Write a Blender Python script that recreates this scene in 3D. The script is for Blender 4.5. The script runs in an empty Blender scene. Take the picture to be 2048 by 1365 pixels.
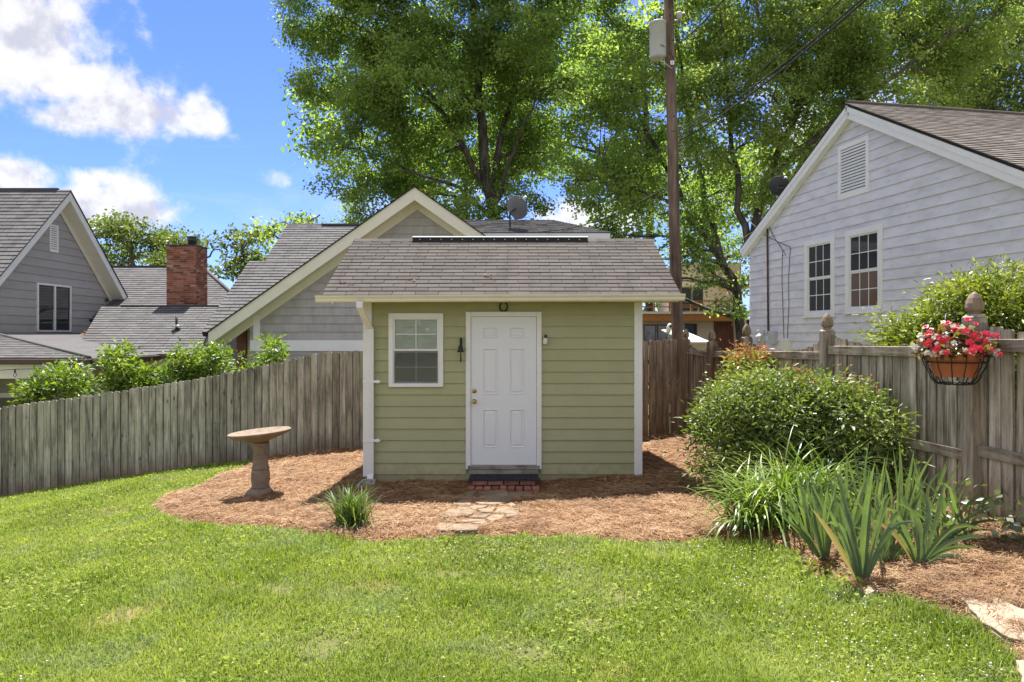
import bpy, math, random
import numpy as np
from mathutils import Vector, Matrix, Quaternion
R = math.radians
random.seed(7)
rng = np.random.default_rng(11)
SC = bpy.context.scene
COL = SC.collection

# ------------------------------------------------------------------ camera, world, sun, exposure
CAMZ = 1.53          # eye height above the lawn under the camera
F = 1400.0           # focal length in pixels of the 2048 px wide photograph
HOR = 672.0          # row of the horizon
cd = bpy.data.cameras.new('camera'); cam = bpy.data.objects.new('camera', cd); COL.objects.link(cam)
cam.location = (0, 0, CAMZ); cam.rotation_euler = (R(90), 0, 0)
cd.sensor_width = 36.0; cd.lens = F / 2048 * 36.0
cd.shift_y = (HOR - 682.5) / 2048
cd.clip_start = 0.05; cd.clip_end = 3000
SC.camera = cam
SUN_EL, SUN_AZ = 65.0, -4.0      # azimuth from +Y, clockwise
SUN_STRENGTH, SKY_STRENGTH, EXPOSURE = 5.0, 0.110, 1.42
SC.view_settings.view_transform = 'Standard'; SC.view_settings.look = 'None'
SC.view_settings.gamma = 1.0; SC.view_settings.use_curve_mapping = False
SC.view_settings.exposure = EXPOSURE
sd = bpy.data.lights.new('sun', 'SUN'); sd.energy = SUN_STRENGTH; sd.angle = R(0.5); sd.color = (1.0, 0.95, 0.88)
sun = bpy.data.objects.new('sun', sd); COL.objects.link(sun); sun.location = (0, 20, 40)
to_sun = Vector((math.sin(R(SUN_AZ)) * math.cos(R(SUN_EL)), math.cos(R(SUN_AZ)) * math.cos(R(SUN_EL)), math.sin(R(SUN_EL))))
sun.rotation_euler = (-to_sun).to_track_quat('-Z', 'Y').to_euler()


def nd(t, typ, props=None, **ins):
    n = t.nodes.new(typ)
    for k, v in (props or {}).items():
        setattr(n, k, v)
    for k, v in ins.items():
        s = n.inputs[int(k[1:])] if (k[0] == 'i' and k[1:].isdigit()) else n.inputs[k.replace('_', ' ')]
        if isinstance(v, bpy.types.NodeSocket):
            t.links.new(v, s)
        else:
            if isinstance(v, (tuple, list)) and len(v) == 3 and s.type == 'RGBA':
                v = (*v, 1)
            s.default_value = v
    return n


def mth(t, op, a, b=None, c=None, clamp=False):
    n = t.nodes.new('ShaderNodeMath'); n.operation = op; n.use_clamp = clamp
    for i, v in enumerate((a, b, c)):
        if v is None: continue
        if isinstance(v, bpy.types.NodeSocket): t.links.new(v, n.inputs[i])
        else: n.inputs[i].default_value = v
    return n.outputs[0]


def mixc(t, f, a, b, typ='MIX'):
    n = t.nodes.new('ShaderNodeMixRGB'); n.blend_type = typ
    for s, v in zip(n.inputs, (f, a, b)):
        if isinstance(v, bpy.types.NodeSocket): t.links.new(v, s)
        else: s.default_value = v if not (isinstance(v, tuple) and len(v) == 3) else (*v, 1)
    return n.outputs[0]


def ramp(t, fac, stops, interp='LINEAR'):
    n = t.nodes.new('ShaderNodeValToRGB'); n.color_ramp.interpolation = interp
    e = n.color_ramp.elements
    while len(e) < len(stops): e.new(0.5)
    for el, (p, c) in zip(e, stops):
        el.position = p; el.color = (*c, 1) if len(c) == 3 else c
    t.links.new(fac, n.inputs[0])
    return n.outputs[0]


def sstep(t, x, a, b):
    n = t.nodes.new('ShaderNodeMapRange'); n.interpolation_type = 'SMOOTHSTEP'
    t.links.new(x, n.inputs[0]); n.inputs[1].default_value = a; n.inputs[2].default_value = b
    n.inputs[3].default_value = 0; n.inputs[4].default_value = 1
    return n.outputs[0]


world = bpy.data.worlds.new('World'); SC.world = world; world.use_nodes = True
wt = world.node_tree; wt.nodes.clear()
sky = nd(wt, 'ShaderNodeTexSky', dict(sky_type='NISHITA', sun_disc=False, sun_elevation=R(SUN_EL), sun_rotation=R(SUN_AZ),
         altitude=200, air_density=1.0, dust_density=0.3, ozone_density=3.0))
tc = nd(wt, 'ShaderNodeTexCoord'); dirv = tc.outputs['Generated']
sep = nd(wt, 'ShaderNodeSeparateXYZ', Vector=dirv)
az = mth(wt, 'ARCTAN2', sep.outputs[0], sep.outputs[1])
el = mth(wt, 'ARCSINE', sep.outputs[2])
n1 = nd(wt, 'ShaderNodeTexNoise', dict(noise_dimensions='3D'), Vector=dirv, Scale=11.0, Detail=12.0, Roughness=0.60, Distortion=0.1)
n2 = nd(wt, 'ShaderNodeTexNoise', dict(noise_dimensions='3D'), Vector=dirv, Scale=2.6, Detail=2.0, Roughness=0.5)
up = nd(wt, 'ShaderNodeVectorMath', dict(operation='ADD'), i0=dirv, i1=(0, 0, 0.03))
n3 = nd(wt, 'ShaderNodeTexNoise', dict(noise_dimensions='3D'), Vector=up.outputs[0], Scale=11.0, Detail=6.0, Roughness=0.58, Distortion=0.1)
blobs = [(40, 60, 190, 130, 1.0), (150, 165, 200, 60, .85), (260, 225, 170, 62, 1.0), (150, 240, 120, 45, .8), (400, 235, 65, 48, .8),
         (545, 352, 52, 34, .62), (35, 350, 85, 42, .85), (200, 360, 85, 24, .5), (240, 425, 120, 52, .95),
         (1160, 440, 130, 60, .8), (1050, 330, 120, 80, .4), (1600, 300, 300, 180, .5), (-200, 300, 160, 60, .9), (-120, -60, 260, 90, .8), (640, 30, 130, 26, .25), (470, 280, 50, 26, .35)]
fld = None
for (px, py, rx, ry, amp) in blobs:
    u, v = (px - 1024) / F, (HOR - py) / F
    a0 = math.atan(u); e0 = math.atan(v * math.cos(a0))
    da = mth(wt, 'DIVIDE', mth(wt, 'SUBTRACT', az, a0), rx / F * math.cos(a0) ** 2)
    de = mth(wt, 'DIVIDE', mth(wt, 'SUBTRACT', el, e0), ry / F * math.cos(a0))
    d2 = mth(wt, 'ADD', mth(wt, 'MULTIPLY', da, da), mth(wt, 'MULTIPLY', de, de))
    b = mth(wt, 'MULTIPLY', mth(wt, 'POWER', 2.718, mth(wt, 'MULTIPLY', d2, -0.9)), amp)
    fld = b if fld is None else mth(wt, 'MAXIMUM', fld, b)
# denser white cloud added outside the view to strengthen and warm the fill
general = mth(wt, 'MULTIPLY', sstep(wt, n2.outputs[0], 0.34, 0.5), 0.9)
out_of_view = sstep(wt, mth(wt, 'ABSOLUTE', az), 0.75, 1.0)
fld = mth(wt, 'MAXIMUM', fld, mth(wt, 'MULTIPLY', general, out_of_view))
dens = mth(wt, 'ADD', fld, mth(wt, 'MULTIPLY', mth(wt, 'SUBTRACT', n1.outputs[0], 0.5), 2.0))
cmask = sstep(wt, dens, 0.27, 0.72)
wmap = nd(wt, 'ShaderNodeMapping', Vector=dirv, Scale=(1.0, 1.0, 2.6), Rotation=(0.0, R(22), 0.0))
wn = nd(wt, 'ShaderNodeTexNoise', Vector=wmap.outputs[0], Scale=3.1, Detail=10.0, Roughness=0.62, Distortion=0.8)
cmask = mth(wt, 'MAXIMUM', cmask, mth(wt, 'MULTIPLY', sstep(wt, wn.outputs[0], 0.5, 0.78), 0.34))
shade = sstep(wt, mth(wt, 'ADD', mth(wt, 'MULTIPLY', mth(wt, 'SUBTRACT', n3.outputs[0], n1.outputs[0]), 3.2), mth(wt, 'MULTIPLY', fld, 0.55)), 0.05, 0.85)
ccol = ramp(wt, shade, [(0.0, (3.75, 3.7, 3.72)), (0.45, (3.4, 3.37, 3.45)), (1.0, (2.4, 2.42, 2.68))])
skycol = mixc(wt, 1.0, sky.outputs[0], (0.36, 0.44, 0.74), 'MULTIPLY')
col = mixc(wt, mth(wt, 'MULTIPLY', cmask, 0.94), skycol, ccol)
bg = nd(wt, 'ShaderNodeBackground', Color=col, Strength=SKY_STRENGTH)
wo = nd(wt, 'ShaderNodeOutputWorld', Surface=bg.outputs[0])

# ------------------------------------------------------------------ helpers: terrain and pixels
_gx = np.linspace(-60, 60, 2401)
_gv = np.interp(_gx, [-60, -40, -14, -10.2, -6.2, -3, -1.9, 0, 1.77, 3.0, 3.7, 6, 40, 60],
                [2.7, 2.6, 1.85, 1.32, .70, .37, .345, .335, .265, .1, 0, -.05, -.3, -.3])
_k = np.hanning(25); _k /= _k.sum()
_gv = np.convolve(np.pad(_gv, 12, mode='edge'), _k, mode='valid')


def gz(x, y):
    """terrain height"""
    x = np.asarray(x, float); y = np.asarray(y, float)
    yy = np.clip(y, -4, 15.5)
    w = np.clip((y - 16) / 25, 0, 1)
    h = 1.28 + .043 * yy + np.interp(x, _gx, _gv) * (1 - .5 * w) + .35 * w
    u = .012 * np.sin(x * 2.1 + y * .7) * np.sin(y * 1.9 - x * .4) + .006 * np.sin(x * 5.3 + 1) * np.sin(y * 4.7)
    return CAMZ - h + u - .085 * np.exp(-((x + .12) / .8) ** 4 - ((y - 9.0) / .52) ** 4)


def gnd(px, py):
    """ground point seen at a photograph pixel"""
    a, b = (px - 1024) / F, (py - HOR) / F
    lo, hi = 1.0, 60.0
    for _ in range(50):
        m = (lo + hi) / 2
        if CAMZ - b * m > gz(a * m, m): lo = m
        else: hi = m
    return Vector((a * lo, lo, float(gz(a * lo, lo))))


def W(px, py, Y):
    return Vector(((px - 1024) / F * Y, Y, CAMZ - (py - HOR) / F * Y))


# ------------------------------------------------------------------ helpers: objects
LOC = {}


def setp(o, label=None, cat=None, group=None, kind=None):
    if label: o['label'] = label
    if cat: o['category'] = cat
    if group: o['group'] = group
    if kind: o['kind'] = kind
    return o


def thing(name, loc, label=None, cat=None, group=None, kind=None):
    o = bpy.data.objects.new(name, None); COL.objects.link(o)
    o.location = loc; o.empty_display_size = .1
    LOC[o.name] = Vector(loc)
    return setp(o, label, cat, group, kind)


def link(name, me, mat, parent=None, loc=(0, 0, 0), smooth=False):
    if mat and not me.materials: me.materials.append(mat)
    o = bpy.data.objects.new(name, me); COL.objects.link(o)
    loc = Vector(loc)
    if parent is not None:
        o.parent = parent; o.location = loc - LOC[parent.name]
    else:
        o.location = loc
    LOC[o.name] = loc
    return o


def dup(o, loc, parent=None, name=None):
    c = o.copy(); COL.objects.link(c)
    for k in ('label', 'category'):
        if k in c: del c[k]
    loc = Vector(loc)
    if parent is not None: c.parent = parent
    c.location = loc - (LOC[c.parent.name] if c.parent else Vector((0, 0, 0)))
    LOC[c.name] = loc
    return c


class MB:
    def __init__(s): s.v = []; s.f = []; s.sm = []
    def add(s, vs, fs, sm=False):
        b = len(s.v); s.v += [tuple(p) for p in vs]; s.f += [tuple(b + i for i in f) for f in fs]; s.sm += [sm] * len(fs)
        return s
    def box(s, x0, x1, y0, y1, z0, z1):
        return s.add([(x0, y0, z0), (x1, y0, z0), (x1, y1, z0), (x0, y1, z0), (x0, y0, z1), (x1, y0, z1), (x1, y1, z1), (x0, y1, z1)],
                     [(0, 3, 2, 1), (4, 5, 6, 7), (0, 1, 5, 4), (1, 2, 6, 5), (2, 3, 7, 6), (3, 0, 4, 7)])
    def obox(s, O, u, v, n, ur, vr, nr):
        """box in a frame: ranges along u, v, n from O"""
        O, u, v, n = map(Vector, (O, u, v, n))
        P = lambda a, b, c: O + u * a + v * b + n * c
        vs = [P(a, b, c) for c in nr for b in vr for a in ur]
        fs = [(0, 2, 3, 1), (4, 5, 7, 6), (0, 1, 5, 4), (1, 3, 7, 5), (3, 2, 6, 7), (2, 0, 4, 6)]
        return s.add(vs, fs)
    def prism(s, pts, ext):
        pts = [Vector(p) for p in pts]; e = Vector(ext); n = len(pts)
        return s.add(pts + [p + e for p in pts], [tuple(range(n))[::-1], tuple(range(n, 2 * n))] + [(i, (i + 1) % n, n + (i + 1) % n, n + i) for i in range(n)])
    def tube(s, pts, rad, seg=8, cap=True):
        pts = [Vector(p) for p in pts]; n = len(pts)
        if not hasattr(rad, '__len__'): rad = [rad] * n
        ref = Vector((.31, .17, .93)); vs = []
        for i, p in enumerate(pts):
            d = (pts[min(i + 1, n - 1)] - pts[max(i - 1, 0)]).normalized()
            if i == 0:
                a = d.cross(ref)
                if a.length < .1: a = d.cross(Vector((1, 0, 0)))
                a.normalize()
            else:
                a = (a - d * a.dot(d)).normalized()
            b = d.cross(a)
            for k in range(seg):
                t = 2 * math.pi * k / seg
                vs.append(p + (a * math.cos(t) + b * math.sin(t)) * rad[i])
        fs = [(i * seg + k, i * seg + (k + 1) % seg, (i + 1) * seg + (k + 1) % seg, (i + 1) * seg + k) for i in range(n - 1) for k in range(seg)]
        s.add(vs, fs, True)
        if cap:
            b = len(s.v) - len(vs)
            s.f += [tuple(b + k for k in range(seg))[::-1], tuple(b + (n - 1) * seg + k for k in range(seg))]; s.sm += [False, False]
        return s
    def lathe(s, prof, c=(0, 0, 0), seg=24, rot=None, mod=None, smooth=True, ph=0.0):
        c = Vector(c); vs = []
        for (r, z) in prof:
            for k in range(seg):
                t = 2 * math.pi * k / seg + ph
                rr = r * (mod(t, z) if mod else 1)
                p = Vector((rr * math.cos(t), rr * math.sin(t), z))
                if rot: p = rot @ p
                vs.append(c + p)
        n = len(prof)
        fs = [(i * seg + k, i * seg + (k + 1) % seg, (i + 1) * seg + (k + 1) % seg, (i + 1) * seg + k) for i in range(n - 1) for k in range(seg)]
        s.add(vs, fs, smooth)
        b = len(s.v) - len(vs)
        s.f += [tuple(b + k for k in range(seg))[::-1], tuple(b + (n - 1) * seg + k for k in range(seg))]; s.sm += [False, False]
        return s
    def mesh(s, name, origin=None):
        if origin is None:
            a = np.array(s.v); lo, hi = a.min(0), a.max(0)
            origin = Vector(((lo[0] + hi[0]) / 2, (lo[1] + hi[1]) / 2, lo[2]))
        me = bpy.data.meshes.new(name)
        me.from_pydata([(x - origin[0], y - origin[1], z - origin[2]) for x, y, z in s.v], [], s.f)
        me.polygons.foreach_set('use_smooth', s.sm)
        me.update()
        return me, origin
    def build(s, name, mat, parent=None, bevel=0, label=None, kind=None, origin=None, seg=1):
        me, og = s.mesh(name, origin)
        o = link(name, me, mat, parent, og)
        if bevel:
            m = o.modifiers.new('bevel', 'BEVEL'); m.width = bevel; m.segments = seg; m.limit_method = 'ANGLE'; m.angle_limit = R(40)
        return setp(o, label=label, kind=kind)


def fast_mesh(name, verts, faces_list, rnd=None, smooth=False):
    me = bpy.data.meshes.new(name)
    verts = np.asarray(verts, np.float32).reshape(-1, 3)
    me.vertices.add(len(verts)); me.vertices.foreach_set('co', verts.ravel())
    idx = np.concatenate([np.asarray(f, np.int32).ravel() for f in faces_list])
    tot = np.concatenate([np.full(len(f), np.asarray(f).shape[1], np.int32) for f in faces_list])
    st = np.concatenate([[0], np.cumsum(tot)[:-1]]).astype(np.int32)
    me.loops.add(len(idx)); me.loops.foreach_set('vertex_index', idx)
    me.polygons.add(len(tot)); me.polygons.foreach_set('loop_start', st)
    if smooth: me.polygons.foreach_set('use_smooth', np.ones(len(tot), bool))
    me.update(calc_edges=True)
    if rnd is not None:
        a = me.attributes.new('rnd', 'FLOAT', 'POINT'); a.data.foreach_set('value', np.asarray(rnd, np.float32))
    return me


# ------------------------------------------------------------------ materials
MATS = {}


def newmat(name):
    m = bpy.data.materials.new(name); m.use_nodes = True
    t = m.node_tree; t.nodes.clear()
    out = t.nodes.new('ShaderNodeOutputMaterial')
    MATS[name] = m
    return m, t, out


def piececo(t, scale=(1, 1, 1), world=False):
    """texture coordinates that differ from piece to piece"""
    tc = t.nodes.new('ShaderNodeTexCoord')
    oi = t.nodes.new('ShaderNodeObjectInfo')
    mp = nd(t, 'ShaderNodeMapping', Vector=tc.outputs['Object'], Scale=scale)
    if world:
        geo = t.nodes.new('ShaderNodeNewGeometry')
        t.links.new(geo.outputs['Position'], mp.inputs[0])
        return mp.outputs[0], oi.outputs['Random']
    off = nd(t, 'ShaderNodeVectorMath', dict(operation='SCALE'), i0=(37.0, 51.0, 73.0))
    t.links.new(oi.outputs['Random'], off.inputs['Scale'])
    ad = nd(t, 'ShaderNodeVectorMath', dict(operation='ADD'), i0=mp.outputs[0], i1=off.outputs[0])
    return ad.outputs[0], oi.outputs['Random']


def principled(t, out, col, rough=.6, bump=None, bstr=.3, bdist=.01, metal=0.0, spec=.5):
    p = nd(t, 'ShaderNodeBsdfPrincipled', Base_Color=col, Roughness=rough, Metallic=metal)
    p.inputs['Specular IOR Level'].default_value = spec
    if bump is not None:
        b = nd(t, 'ShaderNodeBump', Strength=bstr, Distance=bdist, Height=bump)
        t.links.new(b.outputs[0], p.inputs['Normal'])
    t.links.new(p.outputs[0], out.inputs[0])
    return p


def paint(name, col, rough=.5, var=.12, scale=3.0, streak=1.0, dirt=None, dirtamt=.3, objvar=.06, bump=.15, spec=.4, metal=0.0, world=False):
    m, t, out = newmat(name)
    co, rnd = piececo(t, (1, 1, 1 / streak), world)
    n = nd(t, 'ShaderNodeTexNoise', Vector=co, Scale=scale, Detail=6.0, Roughness=.6)
    f = nd(t, 'ShaderNodeTexNoise', Vector=co, Scale=scale * 14, Detail=3.0)
    dark = tuple(c * (1 - var * 1.6) for c in col); lite = tuple(min(1, c * (1 + var)) for c in col)
    c = ramp(t, n.outputs[0], [(.25, dark), (.5, col), (.75, lite)])
    if dirt:
        n2 = nd(t, 'ShaderNodeTexNoise', Vector=co, Scale=scale * 2.3, Detail=8.0, Roughness=.7)
        c = mixc(t, mth(t, 'MULTIPLY', sstep(t, n2.outputs[0], .5, .75), dirtamt), c, dirt)
    v = mth(t, 'ADD', mth(t, 'MULTIPLY', rnd, 2 * objvar), 1 - objvar)
    h = nd(t, 'ShaderNodeHueSaturation', Value=v, Color=c)
    principled(t, out, h.outputs[0], rough, f.outputs[0], bump, .004, metal, spec)
    return m


def wood(name, cols, grain=(22, 22, 1.2), rough=.85, objvar=.18, stain=None, moss=None, edge=None):
    """weathered timber, grain along the piece's z"""
    m, t, out = newmat(name)
    co, rnd = piececo(t, grain)
    n = nd(t, 'ShaderNodeTexNoise', Vector=co, Scale=1.0, Detail=8.0, Roughness=.65, Distortion=.4)
    co2, _ = piececo(t, (3.2, 3.2, 1.1))
    n2 = nd(t, 'ShaderNodeTexNoise', Vector=co2, Scale=1.6, Detail=6.0, Roughness=.65)
    fac = mth(t, 'ADD', mth(t, 'MULTIPLY', n.outputs[0], .6), mth(t, 'MULTIPLY', n2.outputs[0], .4))
    c = ramp(t, fac, [(.36, cols[0]), (.455, cols[1]), (.535, cols[2]), (.635, cols[3])])
    if moss:
        co3, _ = piececo(t, (6, 6, .9)); n3 = nd(t, 'ShaderNodeTexNoise', Vector=co3, Scale=1.3, Detail=7.0, Roughness=.7)
        c = mixc(t, mth(t, 'MULTIPLY', sstep(t, n3.outputs[0], .46, .68), .7), c, moss)
    if stain:
        tc = t.nodes.new('ShaderNodeTexCoord'); sp = nd(t, 'ShaderNodeSeparateXYZ', Vector=tc.outputs['Object'])
        co4, _ = piececo(t, (5, 5, 1.4)); n4 = nd(t, 'ShaderNodeTexNoise', Vector=co4, Scale=1.5, Detail=6.0)
        low = mth(t, 'SUBTRACT', mth(t, 'ADD', .38, mth(t, 'MULTIPLY', n4.outputs[0], .7)), sp.outputs[2])
        c = mixc(t, mth(t, 'MULTIPLY', sstep(t, low, .2, .75), .65), c, stain)
    if edge:        # shade of the gaps, painted along the two long edges of a picket
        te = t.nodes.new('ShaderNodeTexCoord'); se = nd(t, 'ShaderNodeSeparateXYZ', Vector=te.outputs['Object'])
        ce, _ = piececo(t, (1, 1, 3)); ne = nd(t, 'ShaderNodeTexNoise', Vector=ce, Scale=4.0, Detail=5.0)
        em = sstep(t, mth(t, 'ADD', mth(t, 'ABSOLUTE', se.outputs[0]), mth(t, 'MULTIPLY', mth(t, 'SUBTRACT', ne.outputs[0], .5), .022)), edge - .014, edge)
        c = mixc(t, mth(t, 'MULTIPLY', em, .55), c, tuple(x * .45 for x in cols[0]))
    # knots
    ck, _ = piececo(t, (4.5, 4.5, 1.7))
    vo = nd(t, 'ShaderNodeTexVoronoi', Vector=ck, Scale=1.0, Randomness=1.0)
    c = mixc(t, mth(t, 'MULTIPLY', mth(t, 'SUBTRACT', 1.0, sstep(t, vo.outputs['Distance'], .03, .13)), .75), c, tuple(x * .35 for x in cols[0]))
    v = mth(t, 'ADD', mth(t, 'MULTIPLY', rnd, 2 * objvar), 1 - objvar)
    h = nd(t, 'ShaderNodeHueSaturation', Value=v, Color=c)
    principled(t, out, h.outputs[0], rough, n.outputs[0], .6, .006, 0, .25)
    return m


def shingle(name, cols, use_attr=True, rough=.92):
    m, t, out = newmat(name)
    geo = t.nodes.new('ShaderNodeNewGeometry')
    if use_attr:
        r = nd(t, 'ShaderNodeAttribute', dict(attribute_name='rnd')).outputs['Fac']
    else:
        r = t.nodes.new('ShaderNodeObjectInfo').outputs['Random']
    g = nd(t, 'ShaderNodeTexNoise', Vector=geo.outputs['Position'], Scale=170.0, Detail=2.0)
    b = nd(t, 'ShaderNodeTexNoise', Vector=geo.outputs['Position'], Scale=1.1, Detail=6.0, Roughness=.65)
    c = ramp(t, mth(t, 'ADD', mth(t, 'MULTIPLY', r, .5), mth(t, 'MULTIPLY', b.outputs[0], .55)), [(.2, cols[0]), (.5, cols[1]), (.85, cols[2])])
    st = nd(t, 'ShaderNodeMapping', Vector=geo.outputs['Position'], Scale=(3.2, .45, .45)); b2 = nd(t, 'ShaderNodeTexNoise', Vector=st.outputs[0], Scale=1.6, Detail=7.0, Roughness=.7)
    c = mixc(t, mth(t, 'MULTIPLY', sstep(t, b2.outputs[0], .48, .72), .45), c, tuple(x * .5 for x in cols[0]))
    gr = ramp(t, g.outputs[0], [(.3, (.55, .55, .55)), (.7, (1.4, 1.4, 1.4))])
    c = mixc(t, 1.0, c, gr, 'MULTIPLY')
    principled(t, out, c, rough, g.outputs[0], .5, .004, 0, .2)
    return m


def leafmat(name, stops, trans=.45, rough=.45, gloss=.12, tcol=(1.25, 1.3, .45), patch=None, attr='rnd'):
    """thin leaves: diffuse front, light passing through from behind, a weak sheen"""
    m, t, out = newmat(name)
    r = nd(t, 'ShaderNodeAttribute', dict(attribute_name=attr)).outputs['Fac'] if attr else t.nodes.new('ShaderNodeObjectInfo').outputs['Random']
    if patch:
        geo = t.nodes.new('ShaderNodeNewGeometry')
        n = nd(t, 'ShaderNodeTexNoise', Vector=geo.outputs['Position'], Scale=patch[0], Detail=4.0, Roughness=.6)
        r = mth(t, 'ADD', mth(t, 'MULTIPLY', r, 1 - patch[1]), mth(t, 'MULTIPLY', sstep(t, n.outputs[0], .3, .7), patch[1]))
    c = ramp(t, r, stops)
    tcl = mixc(t, 1.0, c, tcol, 'MULTIPLY')
    d = nd(t, 'ShaderNodeBsdfDiffuse', Color=c); tr = nd(t, 'ShaderNodeBsdfTranslucent', Color=tcl)
    g = nd(t, 'ShaderNodeBsdfGlossy', Color=(.9, .95, 1.0), Roughness=rough)
    m1 = nd(t, 'ShaderNodeMixShader', Fac=trans); t.links.new(d.outputs[0], m1.inputs[1]); t.links.new(tr.outputs[0], m1.inputs[2])
    lw = nd(t, 'ShaderNodeLayerWeight', Blend=.25)
    gf = mth(t, 'MULTIPLY', lw.outputs['Fresnel'], gloss * 1.3)
    gf = mth(t, 'ADD', gf, gloss * .25, clamp=True)
    m2 = nd(t, 'ShaderNodeMixShader', Fac=gf); t.links.new(m1.outputs[0], m2.inputs[1]); t.links.new(g.outputs[0], m2.inputs[2])
    t.links.new(m2.outputs[0], out.inputs[0])
    m['colour_node'] = 1
    return m


def glassmat(name, tint=(.035, .04, .045), clear=0.0):
    m, t, out = newmat(name)
    co, _ = piececo(t, (1, 1, 1))
    n = nd(t, 'ShaderNodeTexNoise', Vector=co, Scale=2.2, Detail=2.0)
    p = nd(t, 'ShaderNodeBsdfPrincipled', Base_Color=tint, Roughness=.03)
    p.inputs['Specular IOR Level'].default_value = .75
    b = nd(t, 'ShaderNodeBump', Strength=.06, Distance=.02, Height=n.outputs[0]); t.links.new(b.outputs[0], p.inputs['Normal'])
    if clear:
        tr = nd(t, 'ShaderNodeBsdfTransparent', Color=(.97, .98, .975))
        gl = nd(t, 'ShaderNodeBsdfGlossy', Roughness=.02); t.links.new(b.outputs[0], gl.inputs['Normal'])
        fr = nd(t, 'ShaderNodeFresnel', IOR=1.6); fac = mth(t, 'ADD', mth(t, 'MULTIPLY', fr.outputs[0], 1.0), 1 - clear, clamp=True)
        mx = nd(t, 'ShaderNodeMixShader', Fac=fac); t.links.new(tr.outputs[0], mx.inputs[1]); t.links.new(gl.outputs[0], mx.inputs[2])
        t.links.new(mx.outputs[0], out.inputs[0])
    else:
        t.links.new(p.outputs[0], out.inputs[0])
    return m


M = MATS
paint('shed_green', (.375, .375, .212), .55, .05, 2.0, 1, objvar=.03, dirt=(.22, .22, .12), dirtamt=.15, bump=.25)
_t = MATS['shed_green'].node_tree; _h = [n for n in _t.nodes if n.type == 'HUE_SAT'][0]; _p = [n for n in _t.nodes if n.type == 'BSDF_PRINCIPLED'][0]
_g = _t.nodes.new('ShaderNodeNewGeometry'); _z = nd(_t, 'ShaderNodeSeparateXYZ', Vector=_g.outputs['Position'])       # mud splashed up from the bed
_n = nd(_t, 'ShaderNodeTexNoise', Vector=_g.outputs['Position'], Scale=9.0, Detail=8.0, Roughness=.7)
_m = sstep(_t, mth(_t, 'SUBTRACT', mth(_t, 'MULTIPLY', _n.outputs[0], .9), mth(_t, 'ADD', _z.outputs[2], .62)), .0, .42)
_t.links.new(mixc(_t, mth(_t, 'MULTIPLY', _m, .55), _h.outputs[0], (.23, .15, .09)), _p.inputs['Base Color'])
paint('white_trim', (.78, .78, .78), .45, .04, 3.0, 1, dirt=(.5, .47, .42), dirtamt=.12, objvar=.02, bump=.1)
paint('cream_trim', (.74, .71, .60), .5, .04, 3.0, 1, dirt=(.4, .36, .26), dirtamt=.15, objvar=.03, bump=.1)
paint('door_white', (.745, .76, .80), .38, .02, 2.0, 1, objvar=.0, bump=.08)
paint('white_siding', (.66, .655, .715), .7, .13, 1.6, .45, dirt=(.40, .41, .46), dirtamt=.6, objvar=.03, bump=.2)
paint('grey_siding', (.36, .345, .345), .65, .06, 1.5, 1, objvar=.05, dirt=(.15, .15, .16), dirtamt=.2, bump=.25)
paint('grey_shake', (.40, .38, .37), .75, .14, 5.0, 6, objvar=.06, dirt=(.18, .18, .19), dirtamt=.3, bump=.5)
paint('concrete', (.27, .25, .22), .9, .15, 6.0, 1, dirt=(.2, .18, .15), dirtamt=.4, bump=.6)
paint('cast_stone', (.235, .178, .132), .9, .22, 9.0, 1, dirt=(.13, .10, .055), dirtamt=.7, bump=.8)
paint('black_iron', (.018, .018, .02), .5, .2, 10, 1, bump=.3)
paint('black_rubber', (.022, .022, .025), .75, .25, 12, 1, bump=.6)
paint('galvanised', (.55, .57, .60), .42, .08, 4, 1, metal=.35, dirt=(.35, .33, .3), dirtamt=.25)
paint('grey_metal', (.48, .49, .50), .5, .06, 4, 1, dirt=(.3, .28, .25), dirtamt=.3)
paint('dish_grey', (.17, .175, .18), .5, .05, 4, 1)
paint('dark_metal', (.05, .052, .06), .5, .1, 4, 1)
paint('rust_pipe', (.10, .055, .04), .8, .3, 8, 1)
paint('brown_gutter', (.075, .05, .04), .5, .1, 4, 1)
paint('terracotta', (.48, .16, .075), .8, .12, 6, 1, dirt=(.5, .35, .25), dirtamt=.3, bump=.4)
paint('pale_stone', (.31, .24, .17), .9, .2, 5, 1, dirt=(.34, .24, .15), dirtamt=.5, bump=.9)
paint('slate_stone', (.215, .16, .105), .9, .22, 6, 1, dirt=(.15, .11, .07), dirtamt=.55, objvar=.16, bump=1.0)
paint('red_brick', (.27, .115, .082), .9, .3, 14, 1, dirt=(.16, .07, .05), dirtamt=.4, objvar=.28, bump=.7)
paint('mortar', (.36, .32, .28), .95, .15, 8, 1)
paint('blind_white', (.80, .80, .77), .8, .06, 3, 1, objvar=.05)
paint('curtain_tan', (.33, .25, .20), .9, .05, 3, 1)
paint('interior_dark', (.03, .03, .032), .9, .1, 3, 1)
paint('bldg_pale', (.55, .45, .38), .9, .08, 1, 1, dirt=(.4, .33, .28), dirtamt=.3)
paint('raw_timber', (.42, .17, .055), .75, .2, 6, .3, objvar=.1)
paint('brown_board', (.13, .055, .03), .8, .2, 6, 3, objvar=.15)
paint('cable_black', (.02, .02, .022), .6, .1, 4, 1)
paint('cable_tan', (.30, .22, .10), .6, .1, 4, 1)
paint('brass', (.55, .38, .12), .22, .1, 5, 1, metal=1.0)
paint('shadow_screen', (.06, .062, .066), .6, .05, 8, 1)
paint('flashing_white', (.86, .86, .84), .3, .03, 2, 1, metal=.2)
wood('fence_grey', [(.08, .074, .058), (.215, .205, .17), (.34, .322, .272), (.51, .49, .425)], stain=(.16, .085, .05), moss=(.36, .39, .275), edge=.067, objvar=.30)
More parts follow.
